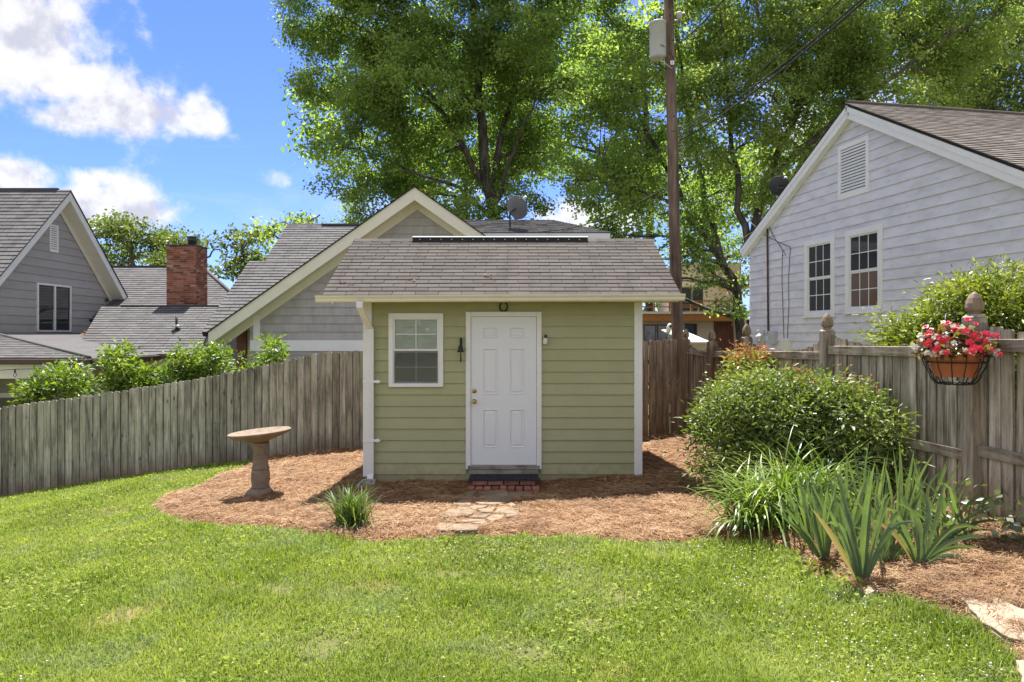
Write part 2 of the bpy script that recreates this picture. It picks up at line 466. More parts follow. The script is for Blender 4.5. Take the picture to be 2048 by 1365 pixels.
wood('fence_brown', [(.08, .062, .046), (.25, .21, .165), (.40, .345, .28), (.56, .50, .42)], stain=(.2, .13, .08), edge=.069, objvar=.27)
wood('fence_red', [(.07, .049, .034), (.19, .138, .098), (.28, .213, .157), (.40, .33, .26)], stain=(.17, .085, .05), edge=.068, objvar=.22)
wood('post_wood', [(.08, .062, .046), (.23, .19, .145), (.36, .305, .24), (.52, .46, .38)], grain=(14, 14, 1.0), stain=(.2, .13, .08), objvar=.15)
wood('post_wood_red', [(.07, .045, .03), (.19, .125, .082), (.29, .20, .138), (.42, .33, .25)], grain=(14, 14, 1.0), stain=(.17, .085, .05), objvar=.15)
wood('rail_wood', [(.08, .062, .047), (.21, .17, .13), (.32, .27, .21), (.44, .39, .32)], grain=(3, 3, 22), stain=None)
wood('pole_wood', [(.045, .028, .022), (.11, .072, .055), (.17, .118, .092), (.26, .19, .155)], grain=(9, 9, .5), objvar=0)
wood('bark_dark', [(.025, .021, .017), (.06, .05, .041), (.105, .09, .074), (.16, .142, .12)], grain=(5, 5, 1), objvar=.1)
wood('sill_wood', [(.10, .09, .07), (.22, .20, .165), (.30, .275, .23), (.38, .36, .31)], grain=(3, 20, 20))
paint('underlay', (.045, .042, .04), .95, .1, 4, 1, spec=.05)
shingle('shed_shingle', [(.058, .050, .045), (.072, .063, .057), (.088, .078, .070)], use_attr=False)
shingle('grey_shingle', [(.095, .092, .095), (.115, .112, .114), (.138, .134, .136)])
shingle('brown_shingle', [(.12, .104, .092), (.165, .145, .128), (.21, .187, .167)])
glassmat('glass_dark')
glassmat('glass_clear', clear=.975)
glassmat('glass_tan', tint=(.16, .11, .085))

# lawn, mulch and soil
m, t, out = newmat('lawn_soil')
geo = t.nodes.new('ShaderNodeNewGeometry')
n = nd(t, 'ShaderNodeTexNoise', Vector=geo.outputs['Position'], Scale=1.5, Detail=8.0, Roughness=.7)
c = ramp(t, n.outputs[0], [(.3, (.07, .085, .025)), (.55, (.13, .13, .05)), (.72, (.24, .17, .09))])
principled(t, out, c, .95, n.outputs[0], .5, .03, 0, .1)
m, t, out = newmat('mulch')
geo = t.nodes.new('ShaderNodeNewGeometry')
n = nd(t, 'ShaderNodeTexNoise', Vector=geo.outputs['Position'], Scale=45, Detail=8.0, Roughness=.75, Distortion=2.0)
n2 = nd(t, 'ShaderNodeTexNoise', Vector=geo.outputs['Position'], Scale=1.3, Detail=4.0)
c = ramp(t, n.outputs[0], [(.3, (.06, .026, .012)), (.5, (.19, .09, .042)), (.7, (.34, .18, .09))])
c = mixc(t, .25, c, ramp(t, n2.outputs[0], [(.3, (.15, .07, .035)), (.7, (.36, .2, .1))]))
principled(t, out, c, .95, n.outputs[0], .8, .02, 0, .1)

leafmat('grass_blade', [(0, (.09, .13, .02)), (.35, (.19, .265, .04)), (.7, (.315, .38, .09)), (.93, (.44, .46, .16)), (1, (.60, .55, .32))], .42, .5, .04, patch=(.9, .35))
# drier grey green and straw coloured drifts in the lawn
_t = M['grass_blade'].node_tree; _r = [n for n in _t.nodes if n.type == 'VALTORGB'][0]; _g = _t.nodes.new('ShaderNodeNewGeometry')
_n = nd(_t, 'ShaderNodeTexNoise', Vector=_g.outputs['Position'], Scale=1.7, Detail=6.0, Roughness=.65)
_n2 = nd(_t, 'ShaderNodeTexNoise', Vector=_g.outputs['Position'], Scale=.75, Detail=5.0, Roughness=.6)
_tl = [l.to_socket for l in _r.outputs[0].links]
_c1 = mixc(_t, mth(_t, 'MULTIPLY', sstep(_t, _n.outputs[0], .50, .64), .7), _r.outputs[0], (.25, .31, .16))
_c2 = mixc(_t, mth(_t, 'MULTIPLY', sstep(_t, _n2.outputs[0], .58, .72), .42), _c1, (.42, .36, .17))
for _s in _tl: _t.links.new(_c2, _s)
leafmat('clover_leaf', [(0, (.10, .15, .02)), (.6, (.21, .28, .04)), (1, (.33, .37, .06))], .4, .6, .03)
leafmat('tree_leaf_mid', [(0, (.072, .13, .036)), (.5, (.18, .268, .064)), (1, (.35, .43, .12))], .62, .5, .06, tcol=(1.45, 1.5, .8))
leafmat('tree_leaf_bright', [(0, (.095, .155, .04)), (.5, (.215, .30, .075)), (1, (.36, .43, .14))], .6, .5, .06, tcol=(1.4, 1.4, .8))
leafmat('tree_leaf_far', [(0, (.07, .11, .035)), (.5, (.125, .17, .05)), (1, (.20, .24, .08))], .45, .5, .06)
leafmat('laurel_leaf', [(0, (.06, .11, .014)), (.5, (.14, .22, .022)), (1, (.32, .40, .04))], .45, .5, .12)
leafmat('nandina_leaf', [(0, (.06, .10, .025)), (.45, (.14, .20, .045)), (.8, (.24, .29, .07)), (.95, (.40, .40, .14)), (1, (.5, .38, .22))], .35, .5, .12)
leafmat('nandina_yellow', [(0, (.06, .10, .02)), (.45, (.17, .22, .035)), (.85, (.34, .37, .06)), (1, (.42, .36, .2))], .4, .4, .1)
leafmat('nandina_red', [(0, (.30, .10, .07)), (.5, (.48, .18, .08)), (1, (.55, .30, .12))], .4, .4, .12, tcol=(1.2, .9, .6))
leafmat('daylily_leaf', [(0, (.09, .16, .018)), (.5, (.16, .25, .03)), (1, (.27, .33, .05))], .4, .4, .12)
leafmat('iris_leaf', [(0, (.085, .14, .08)), (.6, (.125, .19, .095)), (1, (.20, .27, .11))], .40, .5, .10, attr=None, patch=(9.0, .55))
leafmat('liriope_leaf', [(0, (.05, .10, .014)), (.6, (.10, .165, .03)), (1, (.20, .25, .06))], .4, .45, .08)
leafmat('begonia_leaf', [(0, (.05, .035, .015)), (.4, (.14, .06, .02)), (.7, (.24, .17, .03)), (1, (.22, .25, .04))], .35, .35, .2, tcol=(1.2, 1.0, .5))
leafmat('petal_pink', [(0, (.62, .025, .06)), (1, (.74, .06, .10))], .3, .5, .05, tcol=(1, .8, .8), attr=None)
leafmat('petal_white', [(0, (.62, .57, .47)), (1, (.66, .62, .54))], .3, .5, .05, tcol=(1, 1, .9), attr=None)
leafmat('clover_bloom', [(0, (.55, .5, .42)), (1, (.75, .72, .66))], .2, .6, .03, tcol=(1, 1, .9))
leafmat('hosta_leaf', [(0, (.07, .12, .05)), (.6, (.14, .2, .09)), (1, (.32, .36, .22))], .3, .4, .15)
leafmat('straw', [(0, (.075, .036, .016)), (.35, (.22, .122, .054)), (.7, (.38, .24, .118)), (1, (.52, .385, .235))], .1, .6, .08, tcol=(1, .9, .7), patch=(1.6, .35))
leafmat('dry_leaf', [(0, (.30, .22, .12)), (1, (.42, .33, .2))], .25, .6, .04, attr=None)
leafmat('dead_leaf', [(0, (.20, .08, .03)), (1, (.34, .17, .07))], .2, .6, .05, tcol=(1, .8, .6))

# ------------------------------------------------------------------ ground sheet
gxs = np.unique(np.concatenate([np.linspace(-900, -60, 12), np.linspace(-60, -14, 24), np.arange(-14, 7, .16), np.linspace(7, 60, 26), np.linspace(60, 900, 12)]))
gys = np.unique(np.concatenate([np.linspace(-300, -6, 8), np.arange(-6, 2, .6), np.arange(2, 15, .16), np.linspace(15, 60, 24), np.linspace(60, 1500, 14)]))
GX, GY = np.meshgrid(gxs, gys)
GV = np.stack([GX, GY, gz(GX, GY)], -1).reshape(-1, 3)
nx, ny = len(gxs), len(gys)
ii = (np.arange(ny - 1)[:, None] * nx + np.arange(nx - 1)[None, :]).ravel()
me = fast_mesh('ground', GV, [np.stack([ii, ii + 1, ii + nx + 1, ii + nx], 1)], smooth=True)
setp(link('ground', me, M['lawn_soil']), kind='structure', label='lawn and ground falling away to the left')

# mulch bed outline, from where the photograph shows its edge on the ground
edge_px = [(612, 886), (560, 905), (480, 935), (400, 968), (335, 992), (297, 1012), (318, 1030), (370, 1045), (440, 1053), (520, 1058), (600, 1070),
           (700, 1083), (800, 1087), (860, 1084), (900, 1076), (1000, 1073), (1100, 1079), (1200, 1084), (1300, 1088), (1400, 1085), (1480, 1087),
           (1545, 1100), (1600, 1132), (1650, 1158), (1700, 1184), (1790, 1203), (1870, 1212), (1935, 1250), (1990, 1300), (2048, 1375), (2110, 1480)]
BED = [tuple(gnd(x, y)[:2]) for x, y in edge_px]
BED += [(2.6, 2.6), (4.3, 2.4), (4.33, 3.5), (3.5, 14.0), (-2.3, 14.05), (-3.6, 14.0)]
BED = np.array(BED)


def bed_sd(x, y):
    """signed distance to the bed's outline, positive inside"""
    x = np.asarray(x, float).ravel(); y = np.asarray(y, float).ravel()
    d = np.full(len(x), 1e9); ins = np.zeros(len(x), bool)
    n = len(BED)
    for i in range(n):
        x0, y0 = BED[i]; x1, y1 = BED[(i + 1) % n]
        ex, ey = x1 - x0, y1 - y0
        tt = np.clip(((x - x0) * ex + (y - y0) * ey) / (ex * ex + ey * ey + 1e-12), 0, 1)
        d = np.minimum(d, np.hypot(x - x0 - tt * ex, y - y0 - tt * ey))
        cond = ((y0 > y) != (y1 > y)) & (x < (x1 - x0) * (y - y0) / (y1 - y0 + 1e-15) + x0)
        ins ^= cond
    w = .045 * np.sin(x * 5.1 + y * 3.3) + .03 * np.sin(x * 13 - y * 9) + .018 * np.sin(x * 31 + 2 * np.sin(y * 23))
    return np.where(ins, d, -d) + w


def bed_z(x, y, s=None):
    s = bed_sd(x, y) if s is None else s
    lump = .017 * np.sin(x * 9.1 + 2 * np.sin(y * 5)) * np.sin(y * 8.3 + 1.5 * np.sin(x * 4)) + .007 * np.sin(x * 23 + y * 11) * np.sin(y * 19 - x * 7)
    lump = lump * (1 - .8 * np.exp(-((np.asarray(x) + .45) / .75) ** 4 - ((np.asarray(y) - 8.2) / 1.2) ** 4))
    sm = np.clip((s + .05) / .25, 0, 1); sm = sm * sm * (3 - 2 * sm)
    return gz(x, y) - .05 + sm * (.085 + lump)


bx = np.arange(-6.6, 4.6, .07); by = np.arange(2.4, 14.1, .07)
BX, BY = np.meshgrid(bx, by)
S = bed_sd(BX, BY).reshape(BX.shape)
BZ = bed_z(BX.ravel(), BY.ravel(), S.ravel()).reshape(BX.shape)
nx, ny = len(bx), len(by)
keep = (S > -.12); kq = keep[:-1, :-1] & keep[1:, :-1] & keep[:-1, 1:] & keep[1:, 1:]
ii = (np.arange(ny - 1)[:, None] * nx + np.arange(nx - 1)[None, :])[kq]
used = np.zeros(nx * ny, bool); q = np.stack([ii, ii + 1, ii + nx + 1, ii + nx], 1); used[q.ravel()] = True
remap = np.cumsum(used) - 1
me = fast_mesh('mulch_bed', np.stack([BX, BY, BZ], -1).reshape(-1, 3)[used], [remap[q]], smooth=True)
setp(link('mulch_bed', me, M['mulch']), kind='structure', label='pine straw mulch bed round the shed')

# ------------------------------------------------------------------ generators for boards and shingles


def clip_poly(poly, a, b, c):
    """keep a*x+b*y<=c"""
    out = []
    for i in range(len(poly)):
        p, q = poly[i], poly[(i + 1) % len(poly)]
        dp, dq = a * p[0] + b * p[1] - c, a * q[0] + b * q[1] - c
        if dp <= 0: out.append(p)
        if (dp < 0 < dq) or (dq < 0 < dp):
            s = dp / (dp - dq); out.append((p[0] + (q[0] - p[0]) * s, p[1] + (q[1] - p[1]) * s))
    return out


def clip_convex(poly, hull):
    """hull: counter-clockwise convex polygon"""
    for i in range(len(hull)):
        (x0, y0), (x1, y1) = hull[i], hull[(i + 1) % len(hull)]
        a, b = (y1 - y0), -(x1 - x0)
        poly = clip_poly(poly, a, b, a * x0 + b * y0)
        if len(poly) < 3: return []
    out = []
    for p in poly:
        if not out or (abs(p[0] - out[-1][0]) + abs(p[1] - out[-1][1])) > 1e-5: out.append(p)
    if len(out) > 2 and abs(out[0][0] - out[-1][0]) + abs(out[0][1] - out[-1][1]) < 1e-5: out.pop()
    ar = sum(out[i][0] * out[(i + 1) % len(out)][1] - out[(i + 1) % len(out)][0] * out[i][1] for i in range(len(out))) / 2 if len(out) > 2 else 0
    return out if ar > 2e-5 else []


def lap_piece(mb, O, u, v, n, poly, v0, e, tb, tt, back=0.0):
    """a clapboard or shingle: front face leans out towards its lower edge"""
    fr = [O + u * p[0] + v * p[1] + n * (tt + (tb - tt) * max(0, 1 - (p[1] - v0) / e)) for p in poly]
    bk = [O + u * p[0] + v * p[1] + n * back for p in poly]
    k = len(poly)
    mb.add(fr + bk, [tuple(range(k))] + [((i + 1) % k, i, k + i, k + (i + 1) % k) for i in range(k)])


def lap_wall(parent, mat, name, O, u, n, hull, e, holes=(), v_start=0.0, tb=.020, tt=.006, jitter=0.0):
    """one object per board piece"""
    O, u, n = Vector(O), Vector(u), Vector(n); v = Vector((0, 0, 1))
    us = [p[0] for p in hull]; vs = [p[1] for p in hull]
    r0 = v_start
    while r0 < max(vs):
        r1 = r0 + e
        rects = []
        hs = sorted([h for h in holes if h[2] < r1 - 1e-4 and h[3] > r0 + 1e-4])
        x = min(us)
        for h in hs:
            rects.append((x, h[0], r0, r1))
            if h[2] > r0 + .012: rects.append((h[0], h[1], r0, h[2]))
            if h[3] < r1 - .012: rects.append((h[0], h[1], h[3], r1))
            x = h[1]
        rects.append((x, max(us), r0, r1))
        for (a, b, c, d) in rects:
            if b - a < .01: continue
            poly = clip_convex([(a, c), (b, c), (b, d), (a, d)], hull)
            if poly:
                mb = MB(); lap_piece(mb, O, u, v, n, poly, r0, e, tb, tt)
                mb.build(name, mat, parent)
        r0 = r1


def shingle_roof(parent, mat, name, O, u, v, n, hull, e=.14, w=.30, t=.009, seed=0, separate=False):
    """asphalt tabs in courses; joined as one part unless separate"""
    rr = random.Random(seed); O, u, v, n = map(Vector, (O, u, v, n))
    us = [p[0] for p in hull]; vs = [p[1] for p in hull]
    rows = int((max(vs) - min(vs)) / e) + 1
    allv, allf, alr = [], [], []
    base = {}
    cnt = 0
    for i in range(rows):
        v0 = min(vs) + i * e
        off = (i % 2) * w / 2 + rr.uniform(-.012, .012)
        x = min(us) - w + off
        while x < max(us):
            a, b = x + .0035, x + w - .0035
            poly = clip_convex([(a, v0), (b, v0), (b, v0 + e), (a, v0 + e)], hull)
            x += w
            if not poly: continue
            mb = MB(); lift = rr.uniform(0, .0025)
            full = len(poly) == 4 and abs(poly[1][0] - poly[0][0] - w + .007) < 1e-3
            if separate:
                if full:
                    if 'o' not in base:
                        lap_piece(mb, Vector((0, 0, 0)), u, v, n, [(0, 0), (w - .007, 0), (w - .007, e), (0, e)], 0, e, t * 1.7, t * .55)
                        o = mb.build(name, mat, parent, origin=Vector((0, 0, 0)))
                        base['o'] = o; loc = O + u * a + v * v0
                        o.location = loc - LOC[parent.name]; LOC[o.name] = loc
                    else:
                        o = dup(base['o'], O + u * a + v * v0 + n * lift, parent)
                else:
                    lap_piece(mb, O + n * lift, u, v, n, poly, v0, e, t * 1.7, t * .55); mb.build(name, mat, parent)
            else:
                tb = t * 1.7 + lift + (rr.random() < .45) * .003
                lap_piece(mb, O, u, v, n, poly, v0, e, tb, t * .55)
                bse = len(allv); allv += mb.v; allf += [tuple(bse + k for k in f) for f in mb.f]
                rv = rr.random(); alr += [rv] * len(mb.v)
            cnt += 1
    if not separate:
        me = bpy.data.meshes.new(name); a = np.array(allv); og = a.mean(0)
        me.from_pydata([tuple(p) for p in (a - og)], [], allf); me.update()
        at = me.attributes.new('rnd', 'FLOAT', 'POINT'); at.data.foreach_set('value', np.array(alr, np.float32))
        o = link(name, me, mat, parent, Vector(og)); o['kind'] = 'stuff'
        return o
    return cnt


def window(parent, O, u, n, u0, u1, v0, v1, trim=.09, cols=3, rows=2, sash=.035, mtrim='white_trim', mglass='glass_dark', msash='white_trim',
           proud=.034, double=True, muntin=.014, sill=True, backing=None, pane_label=None):
    """window part > sash, pane sub-parts"""
    O, u, n = Vector(O), Vector(u), Vector(n); z = Vector((0, 0, 1))
    mb = MB()
    mb.obox(O, u, z, n, (u0, u0 + trim), (v0, v1), (0, proud)); mb.obox(O, u, z, n, (u1 - trim, u1), (v0, v1), (0, proud))
    mb.obox(O, u, z, n, (u0 + trim, u1 - trim), (v1 - trim, v1), (0, proud)); mb.obox(O, u, z, n, (u0 + trim, u1 - trim), (v0, v0 + trim * .7), (0, proud))
    if sill: mb.obox(O, u, z, n, (u0 - .03, u1 + .03), (v0 - .035, v0 - .001), (0, proud + .03))
    w = mb.build('window', M[mtrim], parent, bevel=.003)
    a0, a1, b0, b1 = u0 + trim, u1 - trim, v0 + trim * .7, v1 - trim
    halves = [(b0, (b0 + b1) / 2), ((b0 + b1) / 2, b1)] if double else [(b0, b1)]
    for hi, (c0, c1) in enumerate(halves):
        zf = .010 + .009 * hi
        sb = MB()
        sb.obox(O, u, z, n, (a0, a0 + sash), (c0, c1), (.002, zf + .010)); sb.obox(O, u, z, n, (a1 - sash, a1), (c0, c1), (.002, zf + .010))
        sb.obox(O, u, z, n, (a0 + sash, a1 - sash), (c1 - sash, c1), (.002, zf + .010)); sb.obox(O, u, z, n, (a0 + sash, a1 - sash), (c0, c0 + sash), (.002, zf + .010))
        iu0, iu1, iv0, iv1 = a0 + sash, a1 - sash, c0 + sash, c1 - sash
        pw, ph = (iu1 - iu0) / cols, (iv1 - iv0) / rows
        for i in range(1, cols):
            sb.obox(O, u, z, n, (iu0 + i * pw - muntin / 2, iu0 + i * pw + muntin / 2), (iv0, iv1), (.003, zf + .004))
        for j in range(1, rows):
            for i in range(cols):
                sb.obox(O, u, z, n, (iu0 + i * pw + muntin / 2, iu0 + (i + 1) * pw - muntin / 2), (iv0 + j * ph - muntin / 2, iv0 + j * ph + muntin / 2), (.003, zf + .0035))
        sb.build('sash', M[msash], w)
        mg = mglass[hi] if isinstance(mglass, tuple) else mglass
        for i in range(cols):
            for j in range(rows):
                MB().obox(O, u, z, n, (iu0 + i * pw + muntin / 2, iu0 + (i + 1) * pw - muntin / 2), (iv0 + j * ph + muntin / 2, iv0 + (j + 1) * ph - muntin / 2), (.004, zf)).build('pane', M[mg], w)
    return w


def louvre_vent(parent, O, u, n, u0, u1, v0, v1, trim, k, mt='white_trim'):
    O, u, n = Vector(O), Vector(u), Vector(n); z = Vector((0, 0, 1))
    mb = MB()
    mb.obox(O, u, z, n, (u0, u0 + trim), (v0, v1), (0, .035)); mb.obox(O, u, z, n, (u1 - trim, u1), (v0, v1), (0, .035))
    mb.obox(O, u, z, n, (u0 + trim, u1 - trim), (v1 - trim, v1), (0, .035)); mb.obox(O, u, z, n, (u0 + trim, u1 - trim), (v0, v0 + trim), (0, .035))
    w = mb.build('vent', M[mt], parent, bevel=.003)
    MB().obox(O, u, z, n, (u0 + trim, u1 - trim), (v0 + trim, v1 - trim), (.001, .004)).build('vent_backing', M['interior_dark'], w)
    h = (v1 - v0 - 2 * trim) / k; first = None
    for i in range(k):
        b = v0 + trim + i * h
        P = lambda a, bb, c: O + u * a + z * bb + n * c
        a0, a1 = u0 + trim, u1 - trim
        if first is None:
            mb = MB(); mb.add([P(a0, b, .030), P(a1, b, .030), P(a1, b + h * .75, .006), P(a0, b + h * .75, .006), P(a0, b + .008, .032), P(a1, b + .008, .032), P(a1, b + h * .75 + .008, .008), P(a0, b + h * .75 + .008, .008)],
                              [(0, 3, 2, 1), (4, 5, 6, 7), (0, 1, 5, 4), (1, 2, 6, 5), (2, 3, 7, 6), (3, 0, 4, 7)])
            first = mb.build('slat', M[mt], w)
        else:
            dup(first, LOC[first.name] + Vector((0, 0, i * h)) if False else (LOC['_s'] + Vector((0, 0, i * h))), w)
        if i == 0: LOC['_s'] = LOC[first.name].copy()
    return w

EX, EY, EZ = Vector((1, 0, 0)), Vector((0, 1, 0)), Vector((0, 0, 1))

# ------------------------------------------------------------------ the garden shed
SY = 9.66                                  # front wall
sh = thing('garden_shed', (-.13, SY, -.47), 'small green clapboard garden shed with white door and grey shingle roof', 'shed')
sx0, sx1, zb, zt = -2.05, 1.794, -.378, 2.02
mb = MB(); mb.box(sx0 + .02, sx1 - .02, SY + .002, 12.64, -.75, 2.03); mb.build('wall', M['shed_green'], sh)
for s_, y0 in ((sx0 + .02, 0), (sx1 - .02, 1)):      # gable ends
    MB().prism([(s_, SY, 2.03), (s_, 12.64, 2.03), (s_, 11.15, 2.86)], (.02 if y0 == 0 else -.02, 0, 0)).build('gable_end', M['shed_green'], sh)
hull = [(sx0, zb), (sx1, zb), (sx1, zt), (sx0, zt)]
wx0, wx1, wz0, wz1 = (778 - 1024) / 144.9, (887 - 1024) / 144.9, CAMZ - (774 - HOR) / 144.9, CAMZ - (627 - HOR) / 144.9
dx0, dx1, dz0, dz1 = (932 - 1024) / 144.9, (1083 - 1024) / 144.9, CAMZ - (938 - HOR) / 144.9, CAMZ - (624 - HOR) / 144.9
lap_wall(sh, M['shed_green'], 'siding_board', (0, SY, 0), EX, -EY, [(sx0 + .12, zb), (sx1 - .11, zb), (sx1 - .11, zt), (sx0 + .12, zt)], .157,
         holes=[(wx0 + .005, wx1 - .005, wz0 + .005, wz1 - .005), (dx0 + .005, dx1 - .005, -.6, dz1 - .005)], v_start=zb, tb=.022, tt=.004)
MB().box(sx0 + .10, sx1 - .10, SY - .006, SY + .001, -.72, zb + .01).build('skirt_board', M['shed_green'], sh)
for (a, b) in ((sx0, sx0 + .12), (sx1 - .11, sx1)):
    MB().box(a, b, SY - .034, SY + .001, zb - .03, zt).build('corner_board', M['white_trim'], sh, bevel=.003)
# window with a half-drawn blind behind the glass
window(sh, (0, SY, 0), EX, -EY, wx0, wx1, wz0, wz1, trim=.062, cols=2, rows=2, sash=.024, mglass='glass_clear', proud=.045, muntin=.013, sill=False)
win = [c for c in sh.children if c.name.startswith('window')][0]
MB().box(wx0 + .06, wx1 - .06, SY + .0005, SY + .0018, wz0 + .04, wz1 - .06).build('blind', M['blind_white'], win)
zm = (wz0 + wz1) / 2 - .01
first = None
for i in range(18):
    zz = zm + .03 + i * .024
    if zz > wz1 - .085: break
    MB().obox((0, SY - .003, zz), EX, EZ, -EY, (wx0 + .085, wx1 - .085), (0, .021), (-.0015, .0008)).build('blind_slat', M['blind_white'], win)
MB().box(wx0 + .075, wx1 - .075, SY - .0265, SY - .025, wz0 + .05, zm + .0).build('insect_screen', M['shadow_screen'], win)
MATS['shadow_screen'].node_tree.nodes  # woven screen: lets part of the light through
_t = MATS['shadow_screen'].node_tree; _o = [n for n in _t.nodes if n.type == 'OUTPUT_MATERIAL'][0]; _p = [n for n in _t.nodes if n.type == 'BSDF_PRINCIPLED'][0]
_tr = nd(_t, 'ShaderNodeBsdfTransparent'); _mx = nd(_t, 'ShaderNodeMixShader', Fac=.30); _t.links.new(_tr.outputs[0], _mx.inputs[1]); _t.links.new(_p.outputs[0], _mx.inputs[2]); _t.links.new(_mx.outputs[0], _o.inputs[0])
# door: casing, slab, six raised panels, brass furniture
mb = MB(); cw = .068
mb.box(dx0, dx0 + cw, SY - .05, SY + .001, dz0, dz1); mb.box(dx1 - cw, dx1, SY - .05, SY + .001, dz0, dz1); mb.box(dx0 + cw, dx1 - cw, SY - .05, SY + .001, dz1 - cw, dz1)
mb.build('door_casing', M['white_trim'], sh, bevel=.006, seg=2)
sl0, sl1, dzb, dzt = dx0 + cw + .004, dx1 - cw - .004, -.245, dz1 - cw - .004
pan = [(.135, .40), (.60, .865)]          # panel columns, in fractions of the door width
pan_z = [(.065, .355), (.47, .755), (.845, .935)]
dw, dh = sl1 - sl0, dzt - dzb
mb = MB(); mb.box(sl0, sl1, SY - .016, SY + .0, dzb, dzt)
xs = [sl0] + [sl0 + p * dw for q in [(.18, .41), (.59, .82)] for p in q] + [sl1]
zs = [dzb] + [dzb + p * dh for q in [(.115, .375), (.475, .785), (.855, .928)] for p in q] + [dzt]
for i in range(5):
    for j in range(7):
        if i in (1, 3) and j in (1, 3, 5): continue
        mb.box(xs[i], xs[i + 1], SY - .026, SY - .0155, zs[j], zs[j + 1])
door = mb.build('door', M['door_white'], sh)
for i in (1, 3):
    for j in (1, 3, 5):
        a, b, c, d = xs[i], xs[i + 1], zs[j], zs[j + 1]
        mb = MB()
        def ring(k, y): return [(a + k, y, c + k), (b - k, y, c + k), (b - k, y, d - k), (a + k, y, d - k)]
        rs = [ring(0, SY - .026), ring(.006, SY - .033), ring(.013, SY - .028), ring(.018, SY - .0165), ring(.027, SY - .0165), ring(.045, SY - .027)]
        vs = [p for r_ in rs for p in r_]; fs = []
        for r_ in range(len(rs) - 1):
            for k in range(4): fs.append((r_ * 4 + k, r_ * 4 + (k + 1) % 4, r_ * 4 + 4 + (k + 1) % 4, r_ * 4 + 4 + k))
        k = (len(rs) - 1) * 4; fs.append((k, k + 1, k + 2, k + 3))
        mb.add(vs, fs); mb.build('door_panel', M['door_white'], door)
rotY = Matrix.Rotation(R(90), 3, 'X')
kx, kz = (949 - 1024) / 145, CAMZ - (803 - HOR) / 145
MB().lathe([(.033, 0), (.033, .004), (.012, .010), (.012, .03), (.024, .036), (.029, .048), (.026, .060), (.012, .066)], (kx, SY - .026, kz), 20, rotY).build('door_knob', M['brass'], door)
kz2 = CAMZ - (782 - HOR) / 145
MB().lathe([(.031, 0), (.031, .008), (.026, .016), (.012, .018), (.011, .022)], (kx, SY - .026, kz2), 20, rotY).build('deadbolt', M['brass'], door)
MB().box(dx0 + .03, dx1 - .03, SY - .075, SY + .0, -.30, -.249).build('door_sill', M['sill_wood'], sh, bevel=.004)
MB().box(dx0 + .05, dx1 - .05, SY - .060, SY - .0, -.42, -.302).build('step_riser', M['sill_wood'], sh)
# eave, roof deck, fascia
EVY, EVZ, RGY, RGZ = 9.255, 2.075, 11.15, 3.06
rx0, rx1 = -2.5, 2.22
sl = Vector((0, RGY - EVY, RGZ - EVZ)); sll = sl.length; vdir = sl.normalized(); ndir = Vector((0, -vdir.z, vdir.y))
roof = MB()
roof.prism([(rx0, EVY, EVZ), (rx0, RGY, RGZ), (rx0, RGY, RGZ - .06), (rx0, EVY, EVZ - .06)], (rx1 - rx0, 0, 0))
roof.prism([(rx0, 2 * RGY - EVY, EVZ), (rx0, RGY + .0015, RGZ), (rx0, RGY + .0015, RGZ - .06), (rx0, 2 * RGY - EVY, EVZ - .06)], (rx1 - rx0, 0, 0))
roof = roof.build('roof', M['underlay'], sh)
nsh = shingle_roof(roof, M['shed_shingle'], 'shingle', Vector((rx0 - .012, EVY, EVZ)) - vdir * .035, EX, vdir, ndir, [(0, 0), (rx1 - rx0 + .024, 0), (rx1 - rx0 + .024, sll + .02), (0, sll + .02)], e=(sll + .02) / 16.6, w=.306, t=.008, separate=True)
for i in range(16):                          # ridge caps
    a = rx0 - .012 + i * .297
    MB().add([(a, RGY - .13, RGZ - .045), (a + .31, RGY - .13, RGZ - .052), (a + .31, RGY, RGZ + .012), (a, RGY, RGZ + .022), (a + .31, RGY + .13, RGZ - .052), (a, RGY + .13, RGZ - .045)],
             [(0, 1, 2, 3), (3, 2, 4, 5)]).build('ridge_cap', M['shed_shingle'], roof)
MB().box(rx0 + .01, rx1 - .01, EVY + .02, EVY + .045, EVZ - .092, EVZ - .062).build('fascia', M['cream_trim'], sh)
MB().box(rx0 + .01, rx1 - .01, EVY + .046, SY - .001, EVZ - .088, EVZ - .075).build('soffit', M['shed_green'], sh)
for a in (rx0 + .012, rx1 - .04):
    for sgn in (0, 1):
        p0, p1 = (EVY + .05, EVZ - .066), (RGY, RGZ - .066)
        if sgn: p0 = (2 * RGY - p0[0], p0[1])
        MB().prism([(a, p0[0], p0[1]), (a, p1[0] + (.001 if sgn else -.001), p1[1]), (a, p1[0] + (.001 if sgn else -.001), p1[1] - .10), (a, p0[0], p0[1] - .03)], (.028, 0, 0)).build('rake_board', M['cream_trim'], sh)
# K-style gutter with a slight fall to the left, strap hangers under its lip
gl, gr_ = -2.585, 2.275
prof = [(0, .0), (0, -.088), (-.062, -.088), (-.075, -.070), (-.078, -.045), (-.100, -.018), (-.104, .0), (-.098, .0), (-.094, -.016), (-.072, -.042), (-.07, -.066), (-.06, -.082), (-.004, -.082), (-.004, 0)]
mb = MB(); k = len(prof)
L_ = [Vector((gl, EVY + .019 + p[0], 2.058 + p[1])) for p in prof]; R_ = [Vector((gr_, EVY + .019 + p[0], 2.082 + p[1])) for p in prof]
mb.add(L_ + R_, [(i, (i + 1) % k, k + (i + 1) % k, k + i) for i in range(k)])
for e_ in (L_, R_):
    mb.add(e_[:7], [tuple(range(7))])
gut = mb.build('gutter', M['cream_trim'], sh)
mb = MB(); dsx = -1.955                      # downspout
q = lambda x, y, z: [(x - .042, y - .03, z), (x + .042, y - .03, z), (x + .042, y + .03, z), (x - .042, y + .03, z)]
